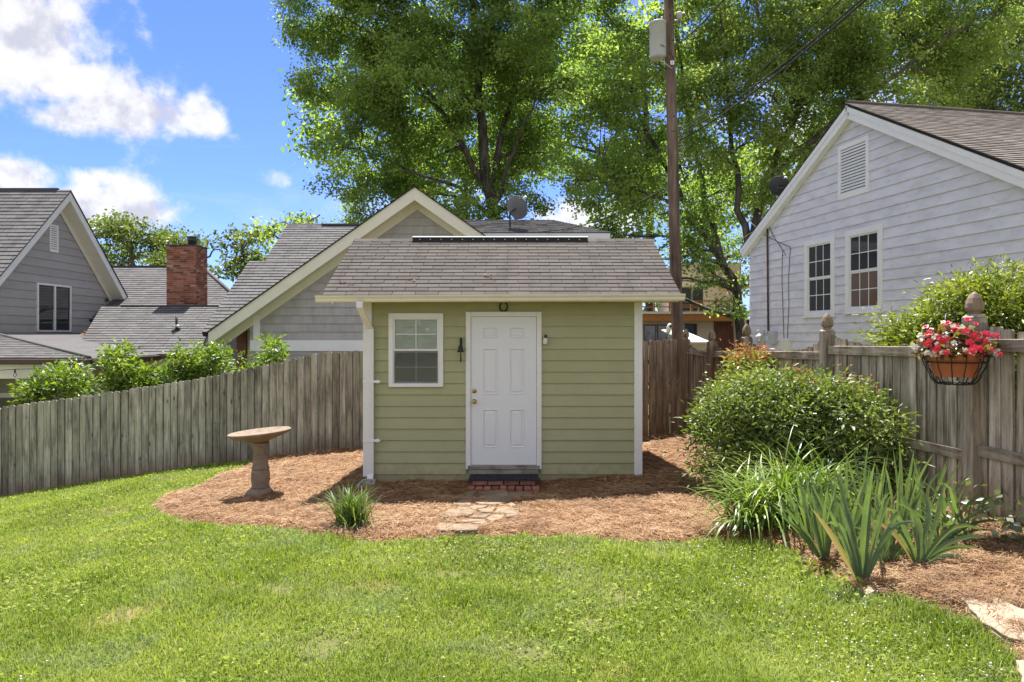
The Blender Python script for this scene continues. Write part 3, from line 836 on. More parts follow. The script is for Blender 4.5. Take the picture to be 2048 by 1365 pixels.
st = [q(dsx - .045, 9.205, 1.985), q(dsx - .045, 9.205, 1.90), q(dsx - .01, 9.40, 1.74), q(dsx + .02, SY - .07, 1.62), q(dsx + .02, SY - .07, -.36), q(dsx + .018, SY - .10, -.44), q(dsx + .0, SY - .20, -.475)]
vs = [p for s_ in st for p in s_]
mb.add(vs, [(i * 4 + a, i * 4 + (a + 1) % 4, i * 4 + 4 + (a + 1) % 4, i * 4 + 4 + a) for i in range(len(st) - 1) for a in range(4)])
for (a0, a1) in ((-.022, -.012), (.010, .020)):
    mb.box(dsx + .02 + a0, dsx + .02 + a1, SY - .104, SY - .0995, -.33, 1.6)
ds = mb.build('downspout', M['white_trim'], sh, bevel=.006, seg=2)
for pz in (763, 880):
    zz = CAMZ - (pz - HOR) / 145.5
    mb = MB(); mb.prism([(dsx - .09, SY - .108, zz), (dsx - .06, SY - .108, zz + .022), (dsx + .09, SY - .108, zz + .016), (dsx + .125, SY - .108, zz + .026), (dsx + .165, SY - .108, zz), (dsx + .125, SY - .108, zz - .026), (dsx + .09, SY - .108, zz - .016), (dsx - .06, SY - .108, zz - .022)], (0, .004, 0))
    mb.build('strap', M['white_trim'], ds)
MB().lathe([(.008, -.05), (.008, 0)], (-2.36, 9.2, 1.985), 8).build('drip_tube', M['cream_trim'], sh)
# metal ridge vent with its row of holes
mb = MB(); va, vb = -1.575, 1.20
mb.add([(va, RGY - .115, RGZ + .030), (vb, RGY - .115, RGZ + .030), (vb, RGY, RGZ + .055), (va, RGY, RGZ + .055), (vb, RGY + .115, RGZ + .030), (va, RGY + .115, RGZ + .030),
        (va, RGY - .115, RGZ + .022), (vb, RGY - .115, RGZ + .022), (vb, RGY + .115, RGZ + .022), (va, RGY + .115, RGZ + .022)],
       [(0, 1, 2, 3), (3, 2, 4, 5), (6, 7, 1, 0), (5, 4, 8, 9), (0, 3, 5), (1, 4, 2)])
rv = mb.build('ridge_vent', M['flashing_white'], sh)
MB().box(va + .005, vb - .005, RGY - .105, RGY + .105, RGZ - .06, RGZ + .021).build('vent_filter', M['black_rubber'], rv)
mb = MB()
for i in range(16): mb.lathe([(.009, 0), (.006, .006)], (va + .12 + i * .168, RGY - .106, RGZ - .01), 8, rotY)
o = mb.build('vent_clips', M['white_trim'], rv); o['kind'] = 'stuff'; o.name = 'vent_stud'

# things on the shed
c = W(1007, 614, SY - .03)
mb = MB(); pts = [c + Vector((.052 * math.sin(a) * (1.0 if abs(a) < 2 else .93), 0, -.066 * math.cos(a))) for a in np.linspace(-2.45, 2.45, 17)]
mb.tube(pts, [.013 - .004 * abs(a) / 2.45 for a in np.linspace(-2.45, 2.45, 17)], 8)
o = mb.build('horseshoe', M['black_iron'], None); setp(o, 'black iron horseshoe nailed above the white shed door', 'horseshoe')
c = W(922, 700, SY - .03)
bell = thing('door_bell', c, 'black iron hanging bell on the wall between window and door', 'bell')
MB().prism([c + Vector((-.012, -.001, .165)), c + Vector((.012, -.001, .165)), c + Vector((.018, -.001, .13)), c + Vector((.010, -.001, .02)), c + Vector((-.010, -.001, .02)), c + Vector((-.018, -.001, .13))], (0, .012, 0)).build('bracket', M['black_iron'], bell)
MB().tube([c + Vector((0, 0, .14)), c + Vector((0, -.05, .15)), c + Vector((0, -.085, .13)), c + Vector((0, -.085, .075))], .006, 8).build('hook', M['black_iron'], bell)
MB().lathe([(.054, -.03), (.047, -.02), (.036, .0), (.030, .035), (.025, .055), (.012, .068), (.006, .08)], c + Vector((0, -.085, 0)), 20).build('bell_cup', M['black_iron'], bell)
MB().tube([c + Vector((0, -.085, -.02)), c + Vector((.002, -.085, -.07)), c + Vector((.004, -.085, -.13)), c + Vector((.004, -.085, -.168))], [.005, .008, .012, .009], 8).build('clapper', M['black_iron'], bell)
c = W(1090, 679, SY - .03)
sn = thing('motion_sensor', c, 'small beige motion sensor on the wall right of the door', 'sensor')
MB().lathe([(.02, -.07), (.028, -.06), (.03, 0), (.024, .03), (.01, .038)], c + Vector((.005, -.025, 0)), 14).build('housing', M['cream_trim'], sn)
MB().lathe([(.022, 0), (.026, .008), (.018, .016)], c + Vector((.008, -.045, .04)), 14, rotY).build('lens', M['dark_metal'], sn)
MB().box(c.x - .03, c.x + .0, c.y - .01, c.y + .012, c.z - .06, c.z + .0).build('mount', M['cream_trim'], sn)

# brick doorstep, bricks one by one
stp = thing('brick_step', (-.11, 9.3, -.56), 'low two course red brick step below the shed door', 'step')
mb = MB(); mb.box(-.10, .10, -.048, .048, 0, .078); hb = None
for i in range(4):
    loc = Vector((-.535 + .107 + i * .212, 9.37, -.462))
    if hb is None: hb = mb.build('brick', M['red_brick'], stp, bevel=.006); hb.location = loc - LOC[stp.name]; LOC[hb.name] = loc
    else: hb = dup(hb, loc, stp)
    hb.rotation_euler.z = random.uniform(-.015, .015)
for i in range(4):
    b2 = dup(hb, Vector((-.535 + .107 + i * .212, 9.49, -.462)), stp)
mb = MB(); mb.box(-.047, .047, -.1, .1, 0, .075); hb = None
for i in range(9):
    loc = Vector((-.59 + .05 + i * .1065, 9.30 + random.uniform(-.012, .012), -.545 + random.uniform(-.004, .004)))
    if hb is None: hb = mb.build('brick', M['red_brick'], stp, bevel=.006); hb.location = loc - LOC[stp.name]; LOC[hb.name] = loc
    else: hb = dup(hb, loc, stp)
    hb.rotation_euler.z = random.uniform(-.05, .05)
# rubber mat, with its raised scroll pattern
dm = thing('door_mat', (-.11, 9.47, -.375), 'black rubber scroll mat on top of the brick step', 'door mat')
mx0, mx1 = -.575, .365
mb = MB(); mb.add([(mx0 + .01, SY - .062, -.365), (mx1 - .01, SY - .062, -.365), (mx1, 9.42, -.374), (mx0, 9.42, -.374), (mx1 + .02, 9.318, -.385), (mx0 - .01, 9.318, -.385),
                   (mx0 - .01, 9.315, -.405), (mx1 + .02, 9.315, -.405)], [(0, 3, 2, 1), (3, 5, 4, 2), (5, 6, 7, 4)])
mb.build('mat_sheet', M['black_rubber'], dm)
mb = MB(); rr = random.Random(3)
for i in range(22):
    for j in range(4):
        x, y = mx0 + .04 + i * .041, 9.345 + j * .065
        pts = [(x + .017 * math.cos(a + i * .9) , y + .022 * math.sin(a + i * .9), -.383 + (y - 9.318) * .07) for a in np.linspace(0, 4.2, 6)]
        mb.tube(pts, .006, 5)
o = mb.build('scroll_relief', M['black_rubber'], dm); o['kind'] = 'stuff'

# concrete splash block under the downspout
c = gnd(748, 975)
sp = MB(); a = Vector((-1.93, 9.36, float(bed_z(np.array([-1.93]), np.array([9.36]))[0]) - .015))
sp.add([a + Vector(p) * .72 for p in [(-.12, .16, 0), (.12, .16, 0), (.17, -.22, 0), (-.17, -.22, 0), (-.12, .16, .09), (.12, .16, .09), (.17, -.22, .05), (-.17, -.22, .05),
                                (-.08, .10, .09), (.08, .10, .09), (.12, -.22, .05), (-.12, -.22, .05), (-.08, .10, .045), (.08, .10, .045), (.12, -.22, .02), (-.12, -.22, .02)]],
       [(0, 1, 5, 4), (1, 2, 6, 5), (3, 0, 4, 7), (4, 5, 9, 8), (5, 6, 10, 9), (7, 4, 8, 11), (8, 9, 13, 12), (9, 10, 14, 13), (11, 8, 12, 15), (12, 13, 14, 15), (2, 3, 7, 11, 15, 14, 10, 6)])
o = sp.build('splash_block', M['concrete'], None, bevel=.008); setp(o, 'grey concrete splash block under the white downspout', 'splash block')

# ------------------------------------------------------------------ flagstone path
path = thing('path', gnd(960, 1040), None, None, kind='structure'); path['label'] = 'crazy paved flagstone path leading to the shed step'
FL = [[(745, 345), (960, 335), (945, 378), (880, 392), (765, 405)], [(985, 325), (1200, 320), (1150, 350), (1100, 376), (970, 376)], [(640, 348), (738, 340), (705, 385), (610, 398)],
      [(712, 432), (800, 408), (960, 386), (1010, 405), (930, 432), (885, 452), (780, 450)], [(975, 384), (1090, 382), (1045, 405), (1010, 402)], [(560, 436), (620, 412), (695, 408), (682, 448), (570, 447)],
      [(450, 543), (520, 482), (600, 458), (672, 463), (732, 497), (690, 526), (560, 545)], [(668, 466), (720, 452), (818, 457), (790, 472), (705, 486)], [(738, 486), (880, 468), (856, 510), (775, 507)],
      [(888, 482), (922, 458), (1072, 486), (1038, 520), (935, 521), (868, 511)], [(668, 541), (740, 521), (852, 516), (800, 549), (722, 552)], [(552, 580), (680, 556), (808, 557), (800, 572), (600, 583)],
      [(862, 520), (948, 526), (930, 556), (842, 580), (806, 556)], [(948, 452), (1000, 432), (1040, 458), (980, 464)], [(422, 622), (452, 588), (636, 602), (600, 638), (430, 640)],
      [(562, 655), (642, 606), (776, 612), (738, 650)], [(364, 680), (430, 646), (555, 657), (498, 686)], [(150, 692), (225, 660), (362, 676), (300, 704)], [(952, 533), (1048, 526), (1036, 540), (962, 547)], [(690, 594), (806, 578), (786, 602)]]
rr = random.Random(5)
for k, pl in enumerate(FL):
    pts = [gnd(760 + x / 3.793, 900 + y / 3.793) for x, y in pl]
    dense = []
    for i in range(len(pts)):
        p, q2 = pts[i], pts[(i + 1) % len(pts)]; dense.append(p)
        n_ = max(1, int((q2 - p).length / .09))
        for j in range(1, n_): dense.append(p.lerp(q2, j / n_) + Vector((rr.uniform(-.012, .012), rr.uniform(-.012, .012), 0)))
    cx = sum((p for p in dense), Vector()) / len(dense)
    top = float(bed_z(np.array([cx.x]), np.array([cx.y]))[0]) + .010 + rr.uniform(0, .010)
    tx, ty = rr.uniform(-.02, .02), rr.uniform(-.03, .03)
    up_ = [Vector((p.x, p.y, top + (p.x - cx.x) * tx + (p.y - cx.y) * (.043 * -1 + ty))) for p in dense]
    MB().prism([p - Vector((0, 0, .05)) for p in up_], (0, 0, .05)).build('flagstone', M['slate_stone'], path, bevel=.006)
# stepping stones in the near right corner
def stone(pxs, thick, label):
    pts = [gnd(*p) for p in pxs]; cx = sum((p for p in pts), Vector()) / len(pts)
    dense = []
    for i in range(len(pts)):
        p, q2 = pts[i], pts[(i + 1) % len(pts)]
        n_ = max(1, int((q2 - p).length / .05))
        for j in range(n_): dense.append(p.lerp(q2, j / n_) + Vector((rr.uniform(-.008, .008), rr.uniform(-.008, .008), 0)))
    mb = MB(); k = len(dense)
    rings = [(1.0, -.03), (1.0, thick * .45), (.965, thick * .5), (.985, thick * .92), (.95, thick), (.6, thick + .004), (.25, thick + .008)]
    vs = []
    for s_, h_ in rings:
        for p in dense:
            vs.append(Vector((cx.x + (p.x - cx.x) * s_, cx.y + (p.y - cx.y) * s_, p.z * 1.0 * s_ + cx.z * (1 - s_) + h_ + .003 * math.sin(p.x * 40 + p.y * 23 + s_ * 9))))
    fs = [(r_ * k + i, r_ * k + (i + 1) % k, (r_ + 1) * k + (i + 1) % k, (r_ + 1) * k + i) for r_ in range(len(rings) - 1) for i in range(k)]
    fs.append(tuple((len(rings) - 1) * k + i for i in range(k)))
    mb.add(vs, fs); o = mb.build('stepping_stone', M['pale_stone'], None, bevel=.003); return setp(o, label, 'stone', 'stepping stones in the corner bed')
stone([(1918, 1210), (1975, 1203), (2048, 1235), (2100, 1262), (2105, 1310), (2020, 1295), (1965, 1262)], .05, 'large flat tan stepping stone at the lawn corner below the fence post')
stone([(2035, 1340), (2090, 1335), (2130, 1375), (2095, 1420), (2045, 1392)], .045, 'smaller tan stone cut by the frame below the large stepping stone')
stone([(1712, 1186), (1740, 1176), (1756, 1186), (1735, 1198)], .03, 'small grey stone at the foot of the big iris')

# ------------------------------------------------------------------ bird bath
bc = gnd(521, 994); bz = float(bed_z(np.array([bc.x]), np.array([bc.y]))[0]) - .01; bc = Vector((bc.x, bc.y, bz))
bb = thing('bird_bath', bc, 'weathered cast stone bird bath with round tilted bowl', 'bird bath')
MB().lathe([(.185, 0), (.185, .02), (.165, .045), (.135, .07), (.12, .085)], bc, 32).build('foot', M['cast_stone'], bb)
MB().lathe([(.112, .086), (.112, .10), (.106, .112), (.105, .118), (.114, .17), (.116, .22), (.112, .28), (.103, .325)], bc, 96, mod=lambda t_, z: 1 - (.045 * (0.5 + .5 * math.cos(t_ * 24)) if .12 < z < .32 else 0)).build('fluted_drum', M['cast_stone'], bb)
MB().lathe([(.109, .326), (.109, .342), (.102, .35), (.095, .40), (.086, .52), (.083, .60), (.085, .625), (.108, .64), (.108, .655), (.098, .665)], bc, 40).build('column', M['cast_stone'], bb)
til = Matrix.Rotation(R(-5.2), 3, 'Y')
MB().lathe([(.09, 0), (.12, .018), (.20, .045), (.29, .072), (.36, .10), (.385, .118), (.388, .135), (.378, .145), (.362, .142), (.33, .125), (.22, .098), (.08, .085), (.01, .083)], bc + Vector((0, 0, .662)), 56, til).build('bowl', M['cast_stone'], bb)

# ------------------------------------------------------------------ back fence, picket by picket
BFY = 13.9
fb = thing('picket_fence', (-5, BFY, float(gz(-5, BFY))), 'long weathered grey green picket fence running down to the left', 'fence')
tpx = [(-120, 838), (0, 815), (200, 788), (400, 757), (560, 724), (640, 706), (725, 702), (1285, 684), (1345, 677)]
topz = lambda X: CAMZ - (np.interp(X * F / BFY + 1024, [a for a, _ in tpx], [b for _, b in tpx]) - HOR) / F * BFY
def picket_mesh(w, h, t, ear=.03):
    return MB().prism([(-w / 2, 0, 0), (w / 2, 0, 0), (w / 2, 0, h - ear), (w / 2 - ear, 0, h), (-w / 2 + ear, 0, h), (-w / 2, 0, h - ear)], (0, t, 0))
rr = random.Random(21); X = -11.4; base = None
while X < 3.22:
    w = .136 + rr.uniform(-.004, .004); xc = X + w / 2
    z0 = float(gz(xc, BFY)) - .06; h = float(topz(xc)) + rr.uniform(-.014, .014) - z0
    if base is None:
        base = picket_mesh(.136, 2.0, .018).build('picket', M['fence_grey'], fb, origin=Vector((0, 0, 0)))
        o = base
    else:
        o = dup(base, (0, 0, 0), fb)
    loc = Vector((xc, BFY + rr.uniform(-.006, .006), z0)); o.location = loc - LOC[fb.name]; LOC[o.name] = loc
    o.scale = (w / .136, 1, h / 2.0); o.rotation_euler = (rr.uniform(-.006, .006), rr.uniform(-.006, .006), rr.uniform(-.02, .02))
    if xc > 1.5:
        if 'red' not in M.get('_m', {}):
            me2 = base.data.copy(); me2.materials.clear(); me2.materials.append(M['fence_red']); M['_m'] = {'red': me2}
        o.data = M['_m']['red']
    X += w + rr.uniform(.002, .006) + (.001 if xc > 1.5 else 0)
del M['_m']
for zz in (.35, 1.45):
    pts = [(x, BFY + .022, float(gz(x, BFY)) + zz + (0.0)) for x in np.linspace(-11.4, 3.2, 24)]
    mb = MB()
    for p, q2 in zip(pts[:-1], pts[1:]): mb.prism([p, (p[0], p[1] + .04, p[2]), (p[0], p[1] + .04, p[2] + .09), (p[0], p[1], p[2] + .09)], Vector(q2) - Vector(p))
    mb.build('rail', M['rail_wood'], fb)

# ------------------------------------------------------------------ side fence on the right: posts with acorn tops, rails, scalloped pickets
fx = lambda Y: 4.31 - .0638 * Y
fdir = Vector((-.0638, 1, 0)).normalized(); fout = Vector((fdir.y, -fdir.x, 0))     # fout points to the neighbour
sf = thing('scalloped_fence', (fx(9), 9, float(gz(fx(9), 9))), 'brown weathered fence with scalloped pickets and acorn topped posts', 'fence')
PY = [3.50, 5.95, 8.38, 10.80, 12.33, 13.80]; PT = [1.78, 1.70, 1.60, 1.51, 1.43, 1.46]
base = None
for y, zt_ in zip(PY, PT):
    p = Vector((fx(y), y, 0)); z0 = float(gz(p.x, y)) - .08
    mb = MB(); w = .068
    mb.obox(p, fdir, EZ, fout, (-w, w), (z0, zt_ - .015), (-w, w))
    a = [p + fdir * sx * w + fout * sy * w + EZ * (zt_ - .015) for sx, sy in ((-1, -1), (1, -1), (1, 1), (-1, 1))]
    b = [p + fdir * sx * w * .7 + fout * sy * w * .7 + EZ * (zt_ + .01) for sx, sy in ((-1, -1), (1, -1), (1, 1), (-1, 1))]
    mb.add(a + b, [(i, (i + 1) % 4, 4 + (i + 1) % 4, 4 + i) for i in range(4)])
    po = mb.build('post', M['post_wood'] if y < 11 else M['post_wood_red'], sf, bevel=.006)
    rot = Matrix.Rotation(math.atan2(fdir.y, fdir.x), 3, 'Z')
    MB().lathe([(.056, .0), (.044, .015), (.052, .03), (.068, .042), (.071, .062), (.067, .10), (.053, .145), (.030, .180), (.007, .200)], p + EZ * (zt_ + .005), 8, rot, mod=lambda t_, z: 1.0 / max(abs(math.cos(t_)), abs(math.sin(t_))) ** .55 * .86, ph=math.pi / 8 * 0, smooth=False).build('post_cap', M['post_wood'], po, bevel=.004)
rr = random.Random(9)
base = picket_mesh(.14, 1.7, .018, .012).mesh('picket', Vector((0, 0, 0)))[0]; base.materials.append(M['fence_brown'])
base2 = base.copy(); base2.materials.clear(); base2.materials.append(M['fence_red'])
rotf = math.atan2(fdir.y, fdir.x)
for k in range(5):
    y0, y1 = PY[k], PY[k + 1]
    zt0, zt1 = ((1.42, 1.40), (1.335, 1.31), (1.235, 1.20), (1.17, 1.16), (1.15, 1.18))[k]
    for (da, hgt) in ((0, .10), (-.88, .092)):
        a = Vector((fx(y0), y0, zt0 + da)) + fdir * .069 - fout * .03; b = Vector((fx(y1), y1, zt1 + da)) - fdir * .069 - fout * .03
        mb = MB(); dv = b - a
        mb.prism([a, a + fout * .045, a + fout * .045 + EZ * hgt, a + EZ * hgt], dv)
        o = mb.build('rail', M['rail_wood'], sf, bevel=.004)
    Lp = (Vector((fx(y1), y1, 0)) - Vector((fx(y0), y0, 0))).length
    s = .085
    while s < Lp - .12:
        w = .132 + rr.uniform(-.008, .006); sc = (s + w / 2) / Lp
        p = Vector((fx(y0), y0, 0)).lerp(Vector((fx(y1), y1, 0)), sc) + fout * .024
        z0 = float(gz(p.x, p.y)) - .04
        ed = abs(2 * sc - 1)
        ztop = (zt0 + (zt1 - zt0) * sc) + .105 + .155 * ed ** 2.2 + rr.uniform(-.008, .008)
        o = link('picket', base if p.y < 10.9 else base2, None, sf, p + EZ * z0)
        o.scale = (w / .14, 1, (ztop - z0) / 1.7); o.rotation_euler = (rr.uniform(-.008, .008), rr.uniform(-.008, .008), rotf + rr.uniform(-.03, .03))
        s += w + rr.uniform(.003, .012)

# ------------------------------------------------------------------ utility pole, transformer and wires
pb = Vector((2.98 + .37, 14.25, float(gz(3.3, 14.25)))); pb = Vector(((1360 - 1024) / F * 14.25, 14.25, float(gz(3.3, 14.25)) - .1))
pt = Vector(((1336 - 1024) / F * 14.25, 14.25, CAMZ + 7.4))
up_ = thing('utility_pole', pb, 'tall dark brown wooden utility pole behind the fence corner', 'utility pole')
mb = MB(); rr = random.Random(2)
pts = [pb.lerp(pt, i / 24) + Vector((rr.uniform(-.006, .006), 0, 0)) for i in range(25)]
mb.tube(pts, [.128 - .034 * i / 24 + rr.uniform(-.002, .002) for i in range(25)], 20); mb.build('pole_shaft', M['pole_wood'], up_)
pat = lambda py: pb.lerp(pt, ((CAMZ - (py - HOR) / F * 14.25) - pb.z) / (pt.z - pb.z))
mb = MB(); p = pat(560); q2 = pat(858)
mb.tube([pat(690) + Vector((-.12, -.05, 0)), pat(770) + Vector((-.125, -.05, 0)), pat(858) + Vector((-.08, -.06, 0))], .014, 8); mb.build('ground_conduit', M['white_trim'], up_)
tag = pat(130); MB().box(tag.x - .025, tag.x + .05, tag.y - .116, tag.y - .108, tag.z - .04, tag.z + .04).build('tag_plate', M['white_trim'], up_)
MB().box(tag.x + .002, tag.x + .016, tag.y - .1175, tag.y - .1165, tag.z - .022, tag.z + .022).build('tag_mark', M['dark_metal'], up_)
for py, dx in ((35, .0), (85, .04), (110, -.03), (236, .02), (266, .0)):
    p = pat(py); MB().lathe([(.016, 0), (.016, .02), (.008, .022), (.008, .05)], p + Vector((dx, -.098, 0)), 10, rotY).build('bolt', M['dark_metal'], up_)
tc_ = pat(82) + Vector((-.235, .02, 0)); tz0 = CAMZ - (118 - HOR) / F * 14.25; tz1 = CAMZ - (44 - HOR) / F * 14.25
tr_ = thing('transformer', Vector((tc_.x, tc_.y, tz0)), 'pale grey cylindrical transformer hung on the utility pole', 'transformer')
MB().lathe([(.12, tz0 - .0), (.165, tz0 + .02), (.172, tz0 + .05), (.172, tz1 - .05), (.182, tz1 - .045), (.182, tz1 - .02), (.15, tz1), (.04, tz1 + .02)], (tc_.x, tc_.y, 0), 32).build('tank', M['grey_metal'], tr_)
MB().box(tc_.x + .10, tc_.x + .20, tc_.y - .04, tc_.y + .04, tz0 + .1, tz0 + .2).build('hanger', M['galvanised'], tr_)
MB().box(tc_.x + .10, tc_.x + .20, tc_.y - .04, tc_.y + .04, tz1 - .25, tz1 - .15).build('hanger', M['galvanised'], tr_)
MB().tube([(tc_.x + .02, tc_.y - .17, tz0 + .22), (tc_.x + .05, tc_.y - .19, tz0 + .2), (tc_.x + .1, tc_.y - .16, tz0 + .19)], .008, 6).build('drain_valve', M['dark_metal'], tr_)
for a in (-.5, .3): MB().lathe([(.02, 0), (.03, .02), (.02, .04), (.03, .06), (.012, .08)], (tc_.x + .08 * math.cos(a), tc_.y + .1 * math.sin(a), tz1 + .01), 10).build('bushing', M['grey_metal'], tr_)
ar = pat(40)
pc = thing('photocell', ar + Vector((.1, -.02, 0)), 'small pale sensor arm on the right side of the utility pole', 'sensor')
MB().tube([ar + Vector((.08, -.03, -.04)), ar + Vector((.17, -.05, -.02))], .018, 8).build('arm', M['grey_metal'], pc)
MB().lathe([(.03, 0), (.05, .01), (.05, .045), (.064, .05), (.064, .12), (.055, .135)], ar + Vector((.19, -.05, -.01)), 18).build('cap', M['grey_metal'], pc)
def wire(name, pts, r, label, sag=.0, mat='cable_black', n=14):
    a, b = Vector(pts[0]), Vector(pts[-1]); out = []
    if len(pts) == 2:
        for i in range(n + 1):
            s_ = i / n; out.append(a.lerp(b, s_) - EZ * sag * 4 * s_ * (1 - s_))
    else: out = pts
    o = MB().tube(out, r, 6).build(name, M[mat], None); return setp(o, label, 'cable')
wire('power_line', [pat(282) + Vector((.14, 0, 0)), W(1745, -12, 7.6)], .015, 'thick black twin power line rising to the upper right, lower strand', .12)
wire('power_line', [pat(276) + Vector((.14, .02, .04)), W(1737, -12, 7.5)], .012, 'thick black twin power line rising to the upper right, upper strand', .10)
wire('power_line', [pat(262) + Vector((.12, 0, 0)), W(1690, -8, 7.4)], .009, 'thin black wire above the twin power line', .10)
wire('power_line', [pat(92) + Vector((.10, 0, 0)), W(1452, -6, 9.5)], .012, 'short black wire from the pole top to the upper right', .06)
wire('power_line', [pat(372) + Vector((-.10, 0, 0)), W(1075, 462, 19.5)], .012, 'thin service wire from the pole to the roof with the dish', .25)
wire('power_line', [pat(300) + Vector((.10, 0, 0)), W(1395, 480, 16), W(1450, 500, 17.2), W(1534, 446, 18.35)], .007, 'slack service wire from the pole to the white house', .0)
wire('power_line', [pat(310) + Vector((.10, 0, 0)), W(1400, 330, 14.3), W(1418, 440, 15.3), W(1450, 520, 16)], .006, 'thin loose wire hanging right of the pole', 0)
wire('power_line', [pat(140) + Vector((-.1, -.05, 0)), pat(138) + Vector((-.35, -.2, .03)), pat(150) + Vector((-.62, -.2, 0)), pat(168) + Vector((-.5, -.1, 0)), pat(142) + Vector((-.2, -.05, 0))], .009, 'looped jumper cable hanging below the transformer', 0)
wire('power_line', [pat(124) + Vector((-.22, -.1, 0)), pat(134) + Vector((-.1, -.12, 0)), pat(142) + Vector((0, -.12, 0))], .007, 'short pale lead between transformer and pole', 0, 'grey_metal')
wire('power_line', [pat(210) + Vector((-.08, 0, 0)), pat(300) + Vector((-.75, .4, 0)), pat(400) + Vector((-1.6, .9, 0))], .006, 'thin wire running down to the left of the pole', 0)
wire('pole_cable', [pat(742) + Vector((.06, -.16, 0)), pat(752) + Vector((.0, -.22, 0)), pat(772) + Vector((-.16, -.30, 0)), pat(798) + Vector((-.32, -.36, 0)), pat(826) + Vector((-.36, -.37, 0))], .006, 'thin tan cable drooping from the pole over the brown pickets', 0, 'cable_tan')
mb = MB()
for k in range(7):
    a = pat(255 + k * 9); mb.tube([a + Vector((.09, -.06, 0)), a + Vector((.2 + .02 * (k % 3), -.09, .05 * (k % 2))), a + Vector((.16, -.08, -.12))], .006, 5)
o = mb.build('wire_splice', M['grey_metal'], None); setp(o, 'tangle of wire splices where the lines meet the pole', 'cable')
p = W(1338, 657, 13.75)
fl = thing('flood_light', p, 'pale flood light head beside the pole above the fence', 'flood light')
MB().lathe([(.03, -.10), (.045, -.06), (.05, .02), (.035, .08), (.015, .10)], p, 16, Matrix.Rotation(R(12), 3, 'Y')).build('lamp_head', M['cream_trim'], fl)
MB().lathe([(.028, 0), (.03, .01), (.02, .014)], p + Vector((.022, -.045, .04)), 14, rotY).build('lens', M['dark_metal'], fl)
MB().tube([p + Vector((0, .0, -.09)), p + Vector((.02, .12, -.2)), Vector((p.x + .02, BFY + .02, p.z - .3))], .012, 8).build('bracket', M['galvanised'], fl)

# ------------------------------------------------------------------ white house on the right
A = Vector((6.29, 18.5, 0)); hu = Vector((.19, -1, 0)).normalized(); hn = Vector((hu.y, -hu.x, 0)); hi = -hn   # hn faces the garden
def tw(px):            # photograph column -> distance along the gable wall
    a = (px - 1024) / F; return (A.y * a - A.x) / (hu.x - a * hu.y)
def zw(px, py):
    s = tw(px); return CAMZ - (py - HOR) / F * (A + hu * s).y
wh = thing('white_house', (A.x, A.y, -1.0), 'white clapboard house with brown gable roof on the right', 'house')
HW = 8.22; ev, ap = CAMZ + 2.30, CAMZ + 4.62
mb = MB(); mb.prism([A + EZ * -1.2, A + hu * HW + EZ * -1.2, A + hu * HW + EZ * ev, A + hu * HW / 2 + EZ * ap, A + EZ * ev], hi * 9.0)
mb.build('wall', M['white_siding'], wh)
O_ = A + hn * .002
w1 = (tw(1612), tw(1672), zw(1640, 632), zw(1640, 478)); w2 = (tw(1694), tw(1768), zw(1730, 624), zw(1730, 456))
vn = (tw(1678.5), tw(1740), zw(1709, 393), zw(1709, 283))
e_ = .2005
lap_wall(wh, M['white_siding'], 'siding_board', O_, hu, hn, [(0.0, -.8), (HW, -.8), (HW, ev), (HW / 2, ap), (0.0, ev)], e_,
         holes=[(w1[0] + .01, w1[1] - .01, w1[2] + .01, w1[3] - .01), (w2[0] + .01, w2[1] - .01, w2[2] + .01, w2[3] - .01), (vn[0] + .01, vn[1] - .01, vn[2] + .01, vn[3] - .01)], v_start=-.8, tb=.026, tt=.003)
window(wh, O_, hu, hn, *w1, trim=.12, cols=3, rows=2, sash=.03, muntin=.018, proud=.05)
window(wh, O_, hu, hn, *w2, trim=.12, cols=3, rows=2, sash=.03, muntin=.018, proud=.05, mglass=('glass_tan', 'glass_dark') if 'glass_tan' in M else 'glass_dark')
louvre_vent(wh, O_, hu, hn, *vn, .09, 15)
# roof planes with overhang, rake boards
rise = (ap - ev) / (HW / 2); rk = .22; ovh = .16
ridge0 = A + hu * HW / 2 + hn * ovh + EZ * (ap + rk * .78)
for sgn, nm in ((1, 'near'), (-1, 'far')):
    v_ = (-hu * sgn * (HW / 2) + EZ * (ap - ev)).normalized()          # up-slope
    u_ = hi if sgn > 0 else -hi
    nn = u_.cross(v_).normalized()
    if nn.z < 0: nn = -nn
    Ls = math.hypot(HW / 2 + .22, (HW / 2 + .22) * rise)
    eave = ridge0 - v_ * Ls
    mb = MB(); mb.prism([eave, ridge0 + (v_ * -.001), ridge0 - v_ * .001 - nn * .05, eave - nn * .05], hi * 9.3)
    rf = mb.build('roof', M['underlay'], wh)
    oo = eave if sgn > 0 else eave + hi * 9.3
    if sgn > 0:
        shingle_roof(rf, M['brown_shingle'], 'shingles', oo - hi * .03 + nn * .002, u_, v_, nn, [(0, -.03), (9.2, -.03), (9.2, Ls), (0, Ls)], .135, .32, .010, 4)
    # rake: two stepped boards
    for (d0, d1, o0, o1) in ((.052, .15, -.012, .02), (.151, .27, .0, ovh - .02)):
        q0, q1 = ridge0 - nn * d0, eave - nn * d0
        mb = MB(); t0 = ridge0 - nn * d0 - hn * 0
        down = -EZ * (d1 - d0) / nn.z
        vv = [q0 + hn * -o0, q1 + hn * -o0, q1 + hn * -o0 + down, q0 + hn * -o0 + down]
        mb.prism(vv, -hn * (o1 - o0)); mb.build('rake_board', M['white_trim'], wh)
mb = MB(); mb.tube([ridge0 + EZ * .02, ridge0 + hi * 9.3 + EZ * .02], .05, 8); mb.build('ridge_cap', M['brown_shingle'], wh)
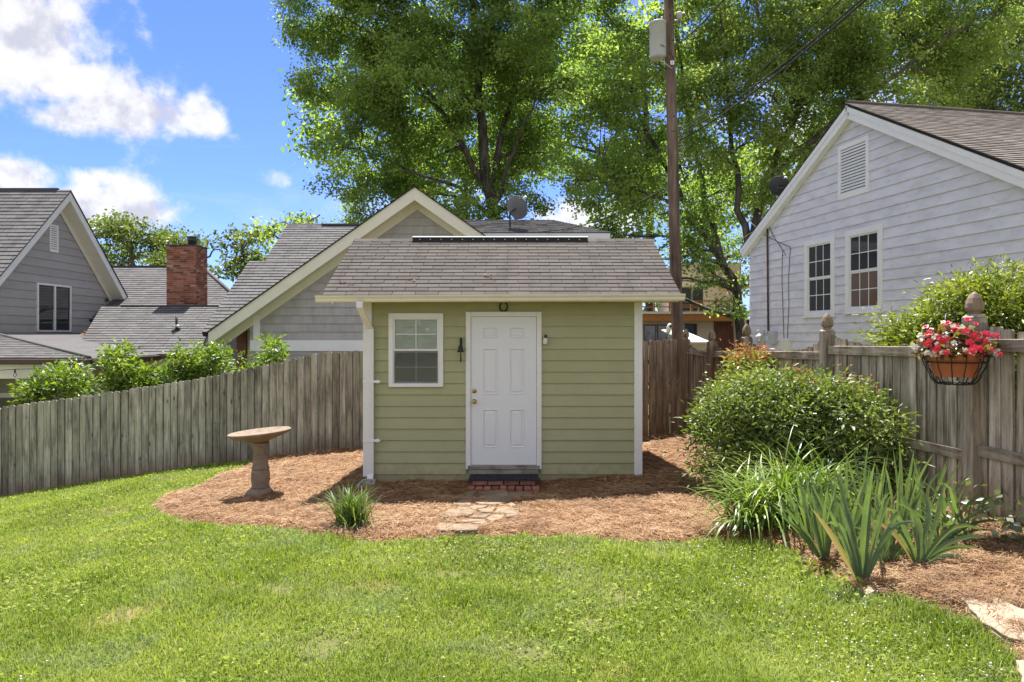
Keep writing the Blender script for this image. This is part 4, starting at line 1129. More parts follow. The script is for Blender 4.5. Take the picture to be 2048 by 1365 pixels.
# conduit, meter and boxes on its wall
def onw(px, py, off=.05): s = tw(px); return A + hu * s + hn * off + EZ * (CAMZ - (py - HOR) / F * (A + hu * s).y)
MB().tube([onw(1538, 448), onw(1539, 560), onw(1540, 672)], .022, 10).build('conduit', M['rust_pipe'], wh)
MB().tube([onw(1567, 500, .03), onw(1566, 560, .03), onw(1570, 676, .03)], .007, 6).build('wall_cable', M['cable_black'], wh)
MB().tube([onw(1583, 495, .03), onw(1579, 560, .03), onw(1580, 610, .03), onw(1577, 676, .03)], .007, 6).build('wall_cable', M['cable_black'], wh)
MB().tube([onw(1538, 448), onw(1552, 478, .03), onw(1566, 498, .03), onw(1574, 510, .03), onw(1567, 512, .03)], .007, 6).build('wall_cable', M['cable_black'], wh)
MB().tube([onw(1500, 436, .12), onw(1530, 470, .03), onw(1560, 485, .03), onw(1583, 495, .03)], .007, 6).build('wall_cable', M['cable_black'], wh)
p = onw(1527, 676, .07); mt = thing('electric_meter', p, 'round glass electric meter low on the white house wall', 'meter')
MB().obox(p, hu, EZ, hn, (-.16, .12), (-.25, .2), (-.067, .03)).build('meter_box', M['grey_metal'], mt, bevel=.01)
rm = Matrix(((hu.x, 0, hn.x), (hu.y, 0, hn.y), (0, 1, 0)))
MB().lathe([(.10, 0), (.10, .03), (.085, .06), (.06, .10), (.02, .115)], p + hn * .03, 20, rm).build('meter_dial', M['galvanised'], mt)
p = onw(1551, 676, .07); o = MB().obox(p, hu, EZ, hn, (-.15, .13), (-.15, .17), (-.067, .06)).build('breaker_box', M['grey_metal'], None, bevel=.008); setp(o, 'grey metal breaker box right of the electric meter', 'electric box')
p = onw(1577, 690, .07); o = MB().obox(p, hu, EZ, hn, (-.15, .16), (-.2, .12), (-.067, .05)).build('cable_box', M['cream_trim'], None, bevel=.008); setp(o, 'small beige cable box low on the white house wall', 'electric box')
# satellite dishes
def dish(name, c, face, r, label, mat, post):
    d = thing(name, c, label, 'satellite dish'); face = Vector(face).normalized()
    q_ = Vector((0, 0, 1)).rotation_difference(face).to_matrix()
    mb = MB(); prof = [(.02, .0), (r * .35, r * .035), (r * .7, r * .13), (r, r * .27), (r + .006, r * .28), (r * .99, r * .285), (r * .7, r * .15), (r * .35, r * .055), (.02, .015)]
    mb.lathe(prof, c, 32, q_, mod=lambda t_, z: 1 - .07 * abs(math.cos(t_))); mb.build('reflector', M[mat], d)
    mb = MB(); b0 = c - face * .02; tip = c + face * r * 1.15 + q_ @ Vector((0, -r * .55, 0)); low = c + q_ @ Vector((0, -r * .95, .05))
    mb.tube([low, (low + tip) / 2 - EZ * .03, tip], .014, 8); mb.build('feed_arm', M['galvanised'], d)
    mb = MB(); mb.lathe([(.03, -.06), (.045, -.04), (.045, .05), (.03, .07)], tip, 12, q_); mb.build('feed_horn', M['grey_metal'], d)
    mb = MB(); mb.tube([post, Vector((post[0], post[1], c.z - .06)), b0 - face * .06, b0], .026, 10); mb.build('mast', M['dark_metal'], d)
    mb = MB(); mb.lathe([(.09, 0), (.09, .015), (.04, .03)], Vector(post) - EZ * .01, 12); mb.build('base_plate', M['dark_metal'], d)
    return d

# ------------------------------------------------------------------ grey house behind the shed
gh = thing('grey_house', (-2.3, 17.0, -1.3), 'grey shake sided house with cream front gable behind the shed', 'house')
GY = 17.0; gA = Vector((-2.3, 0, 0))
ga = W(829, 375, 16.5); gl_ = W(418, 663, 16.5)
gs = (ga.z - gl_.z) / (ga.x - gl_.x)
# front wall under the gable
wallz = lambda x: ga.z - .36 - abs(x - ga.x) * gs
xl, xr_ = -6.35, 1.75
mb = MB(); mb.prism([(xl, GY + .003, -2.2), (xr_, GY + .003, -2.2), (xr_, GY + .003, wallz(xr_)), (ga.x, GY + .003, wallz(ga.x)), (xl, GY + .003, wallz(xl))], (0, 5.5, 0)); mb.build('wall', M['grey_shake'], gh)
lap_wall(gh, M['grey_shake'], 'siding_course', (0, GY, 0), EX, -EY, [(xl, CAMZ - .10), (xr_, CAMZ - .10), (xr_, wallz(xr_)), (ga.x, wallz(ga.x)), (xl, wallz(xl))], .198, v_start=CAMZ - .10, tb=.030, tt=.006)
MB().box(xl, xr_, GY - .035, GY + .001, CAMZ - .37, CAMZ - .105).build('band_board', M['white_trim'], gh)
lap_wall(gh, M['grey_siding'], 'siding_board', (0, GY, 0), EX, -EY, [(xl, -2.0), (xr_, -2.0), (xr_, CAMZ - .372), (xl, CAMZ - .372)], .18, v_start=-2.0, tb=.02, tt=.006)
MB().box(xl + .08, xl + .24, GY - .04, GY + .0, CAMZ - .10, wallz(xl + .2) + .05).build('corner_board', M['white_trim'], gh)
# gable overhang: rake fascia, sloped soffit, roof deck
for sgn in (-1, 1):
    end = ga + Vector((sgn * (4.86 if sgn < 0 else 4.9), 0, -gs * 4.88))
    a, b = ga, end
    MB().prism([a, b, b - EZ * .30, a - EZ * .30] if sgn < 0 else [b, a, a - EZ * .30, b - EZ * .30], (0, .035, 0)).build('rake_fascia', M['cream_trim'], gh)
    MB().prism([a + Vector((0, .036, -.24)), b + Vector((0, .036, -.24)), b + Vector((0, .036, -.22)), a + Vector((0, .036, -.22))], (0, GY - 16.5 - .04, 0)).build('soffit', M['cream_trim'], gh)
    MB().prism([a + Vector((0, GY - 16.5 - .03, -.24)), b + Vector((0, GY - 16.5 - .03, -.24)), b + Vector((0, GY - 16.5 - .03, -.44)), a + Vector((0, GY - 16.5 - .03, -.44))], (0, .028, 0)).build('frieze_board', M['cream_trim'], gh)
    rf = MB().prism([a + Vector((0, -.03, .03)), b + Vector((sgn * .03, -.03, .01)), b + Vector((sgn * .03, -.03, -.02)), a + Vector((0, -.03, .0))], (0, 5.0, 0)).build('gable_roof', M['underlay'], gh)
# main roof behind, ridge across the picture, two eave steps at the left end
mz = lambda y: .08 + CAMZ + .672 * (y - 16.75)
v_ = Vector((0, 1, .672)).normalized(); nn = Vector((0, -v_.z, v_.y))
def plane_part(parent, nm, xa, xb, ya, yb, seed, mat='grey_shingle', e=.16):
    O2 = Vector((xa, ya, mz(ya))); L2 = (yb - ya) / v_.y
    vx = lambda y: min(xb, -7.16 + (y - 16.62) * .945)                # the valley against the front gable
    d = MB().prism([(xa, ya, mz(ya) - .003), (vx(ya), ya, mz(ya) - .003), (vx(yb), yb, mz(yb) - .003), (xa, yb, mz(yb) - .003)], -nn * .12).build(nm, M['underlay'], parent)
    shingle_roof(d, M[mat], 'shingles', O2, EX, v_, nn, [(0, 0), (vx(ya) - xa, 0), (vx(yb) - xa, L2), (0, L2)], e, .33, .012, seed)
    return d
plane_part(gh, 'roof', -7.42, -2.3, 16.75, 19.75, 1)
plane_part(gh, 'roof', -6.98, -1.0, 19.75, 21.75, 2)
O2 = Vector((-2.2, 20.0, mz(20.0))); d = MB().prism([(-2.2, 21.6, mz(21.6)), (1.3, 20.0, mz(20.0)), (1.2, 21.75, mz(21.75)), (-2.3, 21.75, mz(21.75))], -nn * .12).build('roof', M['underlay'], gh)
shingle_roof(d, M['grey_shingle'], 'shingles', O2, EX, v_, nn, [(0, 1.6 / v_.y), (3.5, 0), (3.4, 1.75 / v_.y), (-.1, 1.75 / v_.y)], .16, .33, .012, 3)
MB().box(-6.98, 1.2, 21.72, 21.86, mz(21.75) - .03, mz(21.75) + .04).build('ridge_cap', M['grey_metal'], gh)
MB().box(-5.9, -1.6, 21.66, 21.715, mz(21.75) - .02, mz(21.75) + .035).build('ridge_vent', M['dark_metal'], gh)
# right wing: low roof over a white fascia
a, b, c_, d_ = W(940, 466, 19.0), W(1224, 466, 19.0), W(1105, 441, 21.75), W(900, 441, 21.75)
vv = (c_ - Vector((c_.x, 19.0, b.z))); v2 = Vector((0, 21.75 - 19.0, c_.z - b.z)).normalized(); n2_ = Vector((0, -v2.z, v2.y))
L2 = math.hypot(21.75 - 19.0, c_.z - b.z)
d = MB().prism([a, b, c_, d_], -n2_ * .06).build('wing_roof', M['underlay'], gh)
shingle_roof(d, M['grey_shingle'], 'shingles', a + n2_ * .003, EX, v2, n2_, [(0, 0), (b.x - a.x, 0), (c_.x - a.x, L2), (d_.x - a.x, L2)], .16, .33, .012, 8)
MB().box(a.x, b.x - .05, 18.96, 18.995, a.z - .32, a.z - .02).build('wing_fascia', M['white_trim'], gh)
MB().box(a.x, b.x - .3, 19.3, 21.5, -2, a.z - .1).build('wing_wall', M['grey_siding'], gh)
# porch bay at the left: brick pier and side gable bits
MB().box(-7.05, -6.80, 17.9, 18.15, -2, CAMZ + .35).build('porch_pier', M['red_brick'], gh)
MB().box(-7.1, -6.4, 18.6, 18.7, -2, CAMZ + .5).build('porch_wall', M['grey_siding'], gh)
MB().box(-6.79, -6.62, 17.95, 18.1, -2, CAMZ + .30).build('porch_trim', M['cream_trim'], gh)
dish('satellite_dish', W(1031, 418, 19.6), (.50, .66, .46), .36, 'large grey satellite dish on the roof behind the shed', 'dish_grey', W(1020, 457, 19.9))
dish('satellite_dish', W(1556, 374, 18.2), (.55, .6, .42), .27, 'dark satellite dish at the left eave of the white house', 'dark_metal', W(1570, 392, 18.1))

# ------------------------------------------------------------------ grey house at the far left
lh = thing('gabled_house', (-13.4, 20.6, -2.0), 'tall grey lap sided house with steep gable at far left', 'house')
LX = -13.42; apY, apZ = 20.6, CAMZ + 4.25; sl3 = .965
wz = lambda y: apZ - .50 - abs(y - apY) * sl3
mb = MB(); mb.prism([(LX - .003, 16.9, -3), (LX - .003, 24.0, -3), (LX - .003, 24.0, wz(24.0)), (LX - .003, apY, wz(apY)), (LX - .003, 16.9, wz(16.9))], (-9, 0, 0)); mb.build('wall', M['grey_siding'], lh)
def yl(px): return LX / ((px - 1024) / F)
def zl(px, py): return CAMZ - (py - HOR) / F * yl(px)
lw = (yl(72), yl(140), zl(105, 664), zl(105, 569)); lv = (yl(98), yl(115), zl(106, 505), zl(106, 450))
lap_wall(lh, M['grey_siding'], 'siding_board', (LX, 0, 0), EY, EX, [(16.9, -.5), (24.0, -.5), (24.0, wz(24)), (apY, wz(apY)), (16.9, wz(16.9))], .235,
         holes=[(lw[0] + .01, lw[1] - .01, lw[2] + .01, lw[3] - .01), (lv[0] + .01, lv[1] - .01, lv[2] + .01, lv[3] - .01)], v_start=-.5, tb=.026, tt=.005)
window(lh, (LX, 0, 0), EY, EX, *lw, trim=.055, cols=1, rows=1, sash=.03, msash='dark_metal', double=True, sill=False, proud=.05)
MB().box(LX + .001, LX + .055, (lw[0] + lw[1]) / 2 - .03, (lw[0] + lw[1]) / 2 + .03, lw[2] + .04, lw[3] - .05).build('mullion', M['white_trim'], [c for c in lh.children if c.name.startswith('window')][0])
louvre_vent(lh, (LX, 0, 0), EY, EX, *lv, .05, 11)
FX = -13.0
for sgn in (-1, 1):
    a = Vector((FX, apY, apZ)); b = Vector((FX, apY + sgn * 3.45, apZ - 3.45 * sl3))
    MB().prism([a, b, b - EZ * .27, a - EZ * .27], (-.035, 0, 0)).build('rake_fascia', M['white_trim'], lh)
    MB().prism([a - EZ * .25 + EX * -.036, b - EZ * .25 + EX * -.036, b - EZ * .22 + EX * -.036, a - EZ * .22 + EX * -.036], (-(FX - LX) + .04, 0, 0)).build('soffit', M['cream_trim'], lh)
    MB().prism([a - EZ * .252 + EX * (LX - FX + .03), b - EZ * .252 + EX * (LX - FX + .03), b - EZ * .46 + EX * (LX - FX + .03), a - EZ * .46 + EX * (LX - FX + .03)], (-.028, 0, 0)).build('frieze_board', M['cream_trim'], lh)
    v3 = Vector((0, -sgn, sl3)).normalized(); u3 = EX; n3_ = u3.cross(v3); n3_ = n3_ if n3_.z > 0 else -n3_
    d = MB().prism([a + EZ * .03 + EX * .03, b + EZ * .03 + EX * .03, b + EX * .03, a + EX * .03], (-9.2, 0, 0)).build('roof', M['underlay'], lh)
    if sgn < 0:
        Ls = (b - a).length
        shingle_roof(d, M['grey_shingle'], 'shingles', b + EZ * .033 + EX * (.04 - 6.2), EX, v3, n3_, [(0, -.05), (6.2, -.05), (6.2, Ls), (0, Ls)], .17, .33, .012, 12)
MB().box(FX - 6.2, FX - .35, apY - .05, apY + .05, apZ + .02, apZ + .09).build('ridge_vent', M['dark_metal'], lh)
MB().lathe([(.05, 0), (.06, .03), (.02, .05)], (LX + .05, yl(210), zl(210, 600)), 12, Matrix.Rotation(R(90), 3, 'Y')).build('flood_lamp', M['dark_metal'], lh)

# its porch with a low hip roof, and the rear wings with chimney
po = thing('porch', (-11, 16, -2), 'low hipped porch roof with cream soffit behind the left fence', 'porch')
ez = CAMZ - .50; hipx = -9.35; P1 = Vector((hipx, 15.5, ez)); P2 = Vector((-12.85, 17.55, CAMZ + .02)); P0 = Vector((-16.5, 15.5, ez)); P3 = Vector((-16.5, 17.55, CAMZ + .02))
v3 = Vector((0, 2.05, .52)).normalized(); n3_ = Vector((0, -v3.z, v3.y)); L3 = math.hypot(2.05, .52)
d = MB().prism([P0, P1, P2, P3], -n3_ * .05).build('roof', M['underlay'], po)
shingle_roof(d, M['grey_shingle'], 'shingles', P0 + n3_ * .002, EX, v3, n3_, [(0, 0), (hipx + 16.5, 0), (-12.85 + 16.5, L3), (0, L3)], .16, .33, .01, 14)
Q1 = Vector((hipx, 22.0, ez + .02)); Q2 = Vector((-12.85, 22.0, CAMZ + .04))
d = MB().prism([P1 + Vector((0, .01, 0)), Q1, Q2, P2 + Vector((0, .01, .005))], (0, 0, -.05)).build('flat_roof', M['grey_shingle'], po)
MB().tube([P1 + EZ * .012, P2 + EZ * .012], .045, 6).build('hip_cap', M['grey_shingle'], po)
MB().box(-16.5, hipx + .05, 15.40, 15.50, ez - .13, ez - .01).build('gutter', M['brown_gutter'], po, bevel=.015)
MB().box(hipx - .0, hipx + .09, 15.51, 18.45, ez - .13, ez - .01).build('gutter', M['brown_gutter'], po, bevel=.015)
MB().box(-16.5, hipx - .02, 15.52, 15.56, ez - .45, ez - .135).build('beam', M['cream_trim'], po)
MB().box(-16.5, hipx - .03, 15.57, 18.4, ez - .20, ez - .17).build('ceiling', M['cream_trim'], po)
MB().box(-16.5, -10.2, 17.6, 17.7, -3, ez - .21).build('wall', M['grey_siding'], po)
MB().box(-16.5, -11.8, 17.55, 17.595, ez - 1.05, ez - .93).build('window_head', M['white_trim'], po)
MB().box(-16.4, -11.9, 17.565, 17.592, ez - 2.4, ez - 1.06).build('pane', M['glass_dark'], po)
for x_ in (-9.62, -9.5): MB().box(x_, x_ + .09, 15.6, 15.7, -3, ez - .14).build('porch_post', M['dark_metal' if x_ < -9.55 else 'white_trim'], po)
sg = thing('string_light', W(60, 742, 15.45), 'black string of clear bulbs hanging under the porch beam', 'string lights')
pts = [W(x, y, 15.42) for x, y in ((-60, 738), (0, 741), (30, 739), (75, 738), (130, 734), (190, 732))]
MB().tube(pts, .007, 5).build('cord', M['cable_black'], sg)
for x, y in ((30, 739), (73, 738), (152, 733)):
    p = W(x, y, 15.42); MB().tube([p, p - EZ * .07], .016, 8).build('socket', M['cable_black'], sg)
    MB().lathe([(.012, 0), (.03, -.03), (.034, -.06), (.02, -.09), (.004, -.1)][::-1], p - EZ * .07, 12).build('bulb', M['glass_clear'], sg)
rw = thing('house_wing', (-10, 20, -2), 'lower grey roofed wing with brick chimney beside the far left house', 'house')
def quad_roof(parent, nm, p, e, seed, mat='grey_shingle'):
    """p: eave-left, eave-right, ridge-right, ridge-left"""
    p = [Vector(x) for x in p]; vdir_ = Vector((0, p[2].y - p[1].y, p[2].z - p[1].z)); L = vdir_.length; vdir_.normalize(); nrm = Vector((0, -vdir_.z, vdir_.y))
    d = MB().prism(p, -nrm * .08).build(nm, M['underlay'], parent)
    x0 = p[0].x; hl = [(q_.x - x0, (0 if i < 2 else L)) for i, q_ in enumerate(p)]
    shingle_roof(d, M[mat], 'shingles', p[0] + nrm * .003, EX, vdir_, nrm, hl, e, .33, .011, seed)
    return d
r1 = [(-11.6, 18.5, ez), (W(398, 700, 18.5).x, 18.5, ez), (W(436, 614, 21.5).x, 21.5, W(436, 614, 21.5).z), (-12.6, 21.5, W(436, 614, 21.5).z)]
quad_roof(rw, 'roof', r1, .165, 30)
MB().box(-12.0, r1[2][0] + .05, 21.46, 21.56, r1[2][2] - .02, r1[2][2] + .05).build('ridge_cap', M['dark_metal'], rw)
MB().box(r1[0][0], r1[1][0] - .3, 18.40, 18.495, ez - .12, ez - .01).build('gutter', M['brown_gutter'], rw)
MB().box(r1[0][0], r1[1][0] - .35, 18.51, 18.54, ez - .33, ez - .125).build('fascia', M['cream_trim'], rw)
MB().box(r1[0][0], r1[1][0] - .4, 18.9, 21.3, -3, ez + .15).build('wall', M['grey_siding'], rw)
MB().prism([Vector(r1[1]) + Vector((-.02, 0, -.09)), Vector(r1[2]) + Vector((-.02, 0, -.09)), Vector(r1[2]) + Vector((-.02, 0, -.36)), Vector(r1[1]) + Vector((-.02, 0, -.36))], (-.04, 0, 0)).build('rake_fascia', M['cream_trim'], rw)
e0 = W(300, 640, 22.2); r2z = W(300, 535, 26.0).z
r2 = [(-14.5, 22.2, e0.z), (W(520, 640, 22.2).x, 22.2, e0.z), (W(405, 535, 26.0).x, 26.0, r2z), (-16.5, 26.0, r2z)]
quad_roof(rw, 'roof', r2, .17, 31)
MB().tube([Vector(r2[1]) + EZ * .03, Vector(r2[2]) + EZ * .03], .06, 6).build('hip_cap', M['grey_shingle'], rw)
MB().box(-16.5, r2[2][0], 25.95, 26.06, r2z, r2z + .06).build('ridge_cap', M['dark_metal'], rw)
MB().box(-14.5, r2[1][0] - .5, 22.6, 27, -3, e0.z - .1).build('wall', M['grey_siding'], rw)
p = W(353, 648, 19.9)
MB().tube([p - EZ * .15, p + EZ * .22], .035, 10).build('vent_pipe', M['dark_metal'], rw)
MB().lathe([(.12, 0), (.06, .05), (.05, .08)], p - EZ * .1, 12).build('vent_boot', M['grey_metal'], rw)
# chimney: bricks joined (each about six pixels), joints recessed
ch = thing('chimney', (-10.4, 22.0, 2.2), 'square red brick chimney with dark flue between the left roofs', 'chimney')
c0, c1, cy0, cy1, cz0, cz1 = W(333, 600, 22.0).x, W(392.5, 600, 22.0).x, 22.0, 22.80, 1.9, W(360, 492, 22.0).z
MB().box(c0 + .008, c1 - .008, cy0 + .008, cy1 - .008, cz0, cz1).build('mortar_core', M['mortar'], ch)
vs_, fs_, rn_ = [], [], []; rr = random.Random(4); mb = MB()
row = 0; z_ = cz0
while z_ < cz1 - .03:
    for face in range(2):
        L = (c1 - c0) if face == 0 else (cy1 - cy0)
        s = -(.11 if row % 2 else 0)
        while s < L:
            a, b = max(0, s), min(L, s + .205); s += .216
            if b - a < .03: continue
            t_ = .006 + rr.uniform(-.003, .003); k0 = len(mb.v)
            if face == 0: mb.box(c0 + a, c0 + b, cy0 - t_ + .004, cy0 + .03, z_, z_ + .058)
            else: mb.box(c1 - .03, c1 + t_ - .004, cy0 + a, cy0 + b, z_, z_ + .058)
            rn_ += [rr.random()] * 8
    z_ += .069; row += 1
m, t, out = newmat('brick_small')
r_ = nd(t, 'ShaderNodeAttribute', dict(attribute_name='rnd')).outputs['Fac']
c = ramp(t, r_, [(0, (.11, .045, .035)), (.25, (.25, .085, .05)), (.7, (.34, .12, .07)), (.95, (.40, .19, .12)), (1, (.5, .36, .28))])
gn = nd(t, 'ShaderNodeTexNoise', Scale=60.0, Detail=3.0); principled(t, out, c, .9, gn.outputs[0], .4, .004)
o = mb.build('brickwork', m, ch); o['kind'] = 'stuff'
at = o.data.attributes.new('rnd', 'FLOAT', 'POINT'); at.data.foreach_set('value', np.array(rn_, np.float32))
MB().box(c0 - .02, c1 + .02, cy0 - .02, cy1 + .02, cz1 + .001, cz1 + .035).build('cap_slab', M['dark_metal'], ch)
MB().lathe([(.13, 0), (.13, .16), (.15, .165), (.15, .20), (.12, .21), (.12, .27), (.145, .275), (.145, .30), (.05, .31)], ((c0 + c1) / 2 + .18, 22.35, cz1 + .035), 20).build('flue', M['dark_metal'], ch)

# ------------------------------------------------------------------ building site and little shed seen past the pole
bs = thing('unfinished_house', (8, 32, -1), 'half built pale house with timber beams behind the trees', 'house')
BYY = 32.0
b_ = lambda px, py, y=BYY: W(px, py, y)
MB().box(b_(1270, 0).x, b_(1500, 0).x, BYY + .02, BYY + 5, -2, b_(0, 640).z).build('wall', M['bldg_pale'], bs)
MB().box(b_(1372, 0).x, b_(1500, 0).x, BYY + 1.2, BYY + 6, b_(0, 640).z, b_(0, 520).z).build('wall', M['bldg_pale'], bs)
MB().box(b_(1268, 0).x, b_(1466, 0).x, BYY - .9, BYY + .6, b_(0, 643).z, b_(0, 630).z).build('floor_beam', M['raw_timber'], bs)
MB().box(b_(1268, 0).x, b_(1462, 0).x, BYY - 1.0, BYY + 1.1, b_(0, 629.6).z, b_(0, 625).z).build('deck_edge', M['cream_trim'], bs)
for x in (1300, 1330, 1372, 1387, 1420, 1456):
    MB().box(b_(x, 0).x - .035, b_(x, 0).x + .035, BYY - .95, BYY - .88, b_(0, 625).z, b_(0, 604).z).build('rail_post', M['raw_timber'], bs)
MB().box(b_(1268, 0).x, b_(1460, 0).x, BYY - .95, BYY - .88, b_(0, 606).z, b_(0, 603).z).build('guard_rail', M['raw_timber'], bs)
MB().box(b_(1268, 0).x, b_(1460, 0).x, BYY - .94, BYY - .89, b_(0, 617).z, b_(0, 615).z).build('guard_rail', M['raw_timber'], bs)
for a, b, c, d_, yy in ((1372, 1396, 572, 624, 1.18), (1398, 1420, 572, 624, 1.18), (1287, 1312, 650, 690, .0), (1314, 1338, 650, 690, .0), (1370, 1394, 648, 690, .0)):
    f_ = MB().box(b_(a, 0).x, b_(b, 0).x, BYY + yy - .02, BYY + yy, b_(0, d_).z, b_(0, c).z).build('window', M['dark_metal'], bs)
    MB().box(b_(a + 2, 0).x, b_(b - 2, 0).x, BYY + yy - .03, BYY + yy - .021, b_(0, d_ - 2).z, b_(0, c + 2).z).build('pane', M['glass_dark'], f_)
for i, x in enumerate(range(1428, 1464, 5)):
    MB().box(b_(x, 0).x, b_(x + 4, 0).x, BYY - .02, BYY + .015, -1.5, b_(0, 644).z).build('cladding_board', M['brown_board'], bs)
MB().box(b_(1472, 0).x, b_(1484, 0).x, BYY - .6, BYY - .3, -1.5, b_(0, 640).z).build('porch_column', M['bldg_pale'], bs)
MB().box(b_(1486, 0).x, b_(1505, 0).x, BYY - .05, BYY + .01, -1.5, b_(0, 640).z).build('doorway', M['interior_dark'], bs)
MB().box(b_(1456, 0).x, b_(1510, 0).x, BYY + .6, BYY + 2, b_(0, 575).z, b_(0, 566).z).build('roof_beam', M['raw_timber'], bs)
ls = thing('lean_to', (5, 17.5, -1), 'small white lean-to roof behind the fence corner', 'shed')
a, b, c, d_ = W(1322, 660, 18.4), W(1362, 659, 18.6), W(1421, 684, 16.6), W(1375, 684, 16.4)
d = MB().prism([d_, c, b, a], (0, 0, -.03)).build('roof', M['flashing_white'], ls)
for k in range(1, 7):
    s0 = a.lerp(b, k / 7); s1 = d_.lerp(c, k / 7); MB().tube([s0 + EZ * .004, s1 + EZ * .004], .012, 5).build('roof_rib', M['flashing_white'], d)
MB().box(d_.x + .02, c.x - .02, 16.9, 18.0, -1.2, c.z - .02).build('wall', M['bldg_pale'], ls)

# ------------------------------------------------------------------ foliage builders


def unit(a): return a / (np.linalg.norm(a, axis=-1, keepdims=True) + 1e-9)


def leaf_mesh(name, cen, ln, wd, rs, upbias=.5, droop=0.0, tip=True, rnd=None, dirs=None):
    """rhombic leaves, two triangles each, folded a little along the rib"""
    n = len(cen)
    d = unit(rs.normal(size=(n, 3)) * np.array([1, 1, .6]) - np.array([0, 0, droop])) if dirs is None else unit(dirs)
    nr = unit(rs.normal(size=(n, 3)) + np.array([0, 0, upbias * 2.2]))
    s = unit(np.cross(d, nr)); nr = np.cross(s, d)
    L = ln * rs.uniform(.65, 1.25, (n, 1)); Wd = wd * rs.uniform(.7, 1.2, (n, 1))
    a = cen; b = cen + d * L * .45 + s * Wd * .5 + nr * L * .06; c = cen + d * L - np.array([0, 0, 1]) * L * .12; e = cen + d * L * .45 - s * Wd * .5 + nr * L * .06
    V = np.stack([a, b, c, e], 1).reshape(-1, 3)
    i = np.arange(n)[:, None] * 4
    Fc = np.concatenate([i + np.array([[0, 1, 2]]), i + np.array([[0, 2, 3]])], 0)
    rv = rs.random(n) if rnd is None else rnd
    return fast_mesh(name, V, [Fc], np.repeat(rv, 4))


def noise3(p, s, ph):
    return (np.sin(p[:, 0] * s + ph + 1.7 * np.sin(p[:, 1] * s * .7 + ph)) * np.sin(p[:, 1] * s * 1.1 + 2 * ph + 1.3 * np.sin(p[:, 2] * s * .8)) * np.sin(p[:, 2] * s * .93 + 3 * ph + np.sin(p[:, 0] * s)))


def clump_points(rs, lobes, dens, gap=.0, per=26, sp=.34, flat=.55, shell=.35, s=.9):
    """leaf centres in small sprays spread through ellipsoid lobes (c, r3)"""
    out = []; cl = []
    for c, r in lobes:
        c = np.array(c); r = np.array(r)
        k = max(3, int(dens * r[0] * r[1] * r[2] ** .5))
        p = unit(rs.normal(size=(k, 3))) * (shell + (1 - shell) * rs.random((k, 1)) ** .6) * r * rs.uniform(.82, 1.12, (k, 1)) + c
        if gap > 0: p = p[noise3(p, s, 1.3) > (gap - .62) * .5 + rs.uniform(-.035, .035, len(p))]
        cl.append(p)
    cl = np.concatenate(cl)
    n = len(cl)
    ln = rs.poisson(per, n)
    idx = np.repeat(np.arange(n), ln)
    off = rs.normal(size=(len(idx), 3)) * np.array([sp, sp, sp * flat])
    return cl[idx] + off, cl, idx


def branch(mb, p0, p1, r0, r1, rs, n=6, wob=.06, seg=7, bow=.12):
    p0, p1 = Vector(p0), Vector(p1); L = (p1 - p0).length; pts = []; rad = []
    for i in range(n + 1):
        s_ = i / n; p = p0.lerp(p1, s_) + EZ * bow * L * math.sin(math.pi * s_) * .6
        if 0 < i < n: p += Vector(rs.normal(size=3)) * wob * L * .35
        pts.append(p); rad.append(r0 + (r1 - r0) * s_ ** .8)
    mb.tube(pts, rad, seg, cap=False)
    return pts


def tree(name, label, base, stems, lobes, leafm, seed, dens=14, per=26, sp=.34, ln=.17, wd=.10, gap=.35, twig=.5, group=None, s=.9, trunk_top_r=.1):
    """stems: list of (points, r0, r1); lobes: (centre, radii). trunk = stems, limbs and twigs; crown = leaves"""
    rs = np.random.default_rng(seed)
    t = thing(name, base, label, 'tree', group)
    mb = MB(); nodes = []
    for pts, r0, r1 in stems:
        pts = [Vector(p) for p in pts]; fine = []
        for i in range(len(pts) - 1):
            for j in range(3): fine.append(pts[i].lerp(pts[i + 1], j / 3) + (Vector(rs.normal(size=3)) * .05 if (i or j) else Vector()))
        fine.append(pts[-1]); k = len(fine)
        rad = [r0 + (r1 - r0) * (i / (k - 1)) ** .8 for i in range(k)]
        mb.tube(fine, rad, 10, cap=False); nodes += list(zip(fine[2:], rad[2:]))
    cen, cl, idx = clump_points(rs, lobes, dens, gap, per, sp, s=s)
    nd_p = np.array([tuple(p) for p, _ in nodes])
    for c, r in lobes:
        c = np.array(c)
        dd = np.linalg.norm(nd_p - c, axis=1) + 1.2 * np.maximum(0, nd_p[:, 2] - c[2] + .5)
        k = int(np.argmin(dd)); p0, rr0 = nodes[k]
        pts = branch(mb, p0, c, min(rr0 * .6, .11), .035, rs, 7)
        near = cl[np.linalg.norm((cl - c) / np.array(r), axis=1) < 1.25]
        if len(near):
            for q_ in near[rs.choice(len(near), min(len(near), int(9 * twig) + 2), replace=False)]:
                a = pts[int(rs.integers(3, len(pts)))]
                branch(mb, a, q_, .026, .008, rs, 4, seg=5, bow=.05)
    mb.build('trunk', M['bark_dark'], t)
    cr = rs.random(len(cl))
    rv = np.clip(cr[idx] * .55 + rs.random(len(idx)) * .45, 0, 1)
    rv = np.clip(rv + .25 * noise3(cen, .8, 2.1), 0, 1)
    me = leaf_mesh('crown', cen - np.array(base), ln, wd, rs, .35, .35, rnd=rv)
    link('crown', me, M[leafm], t, base)
    return t


def lobes_px(lst, Y, rs, depth=1.0):
    out = []
    for x, y, r in lst:
        dy = rs.uniform(-2.2, 2.2) * depth; c = W(x, y, Y + dy); rr_ = r / F * Y
        out.append((tuple(c), (rr_ * 1.05, rr_ * 1.1, rr_ * .92)))
    return out

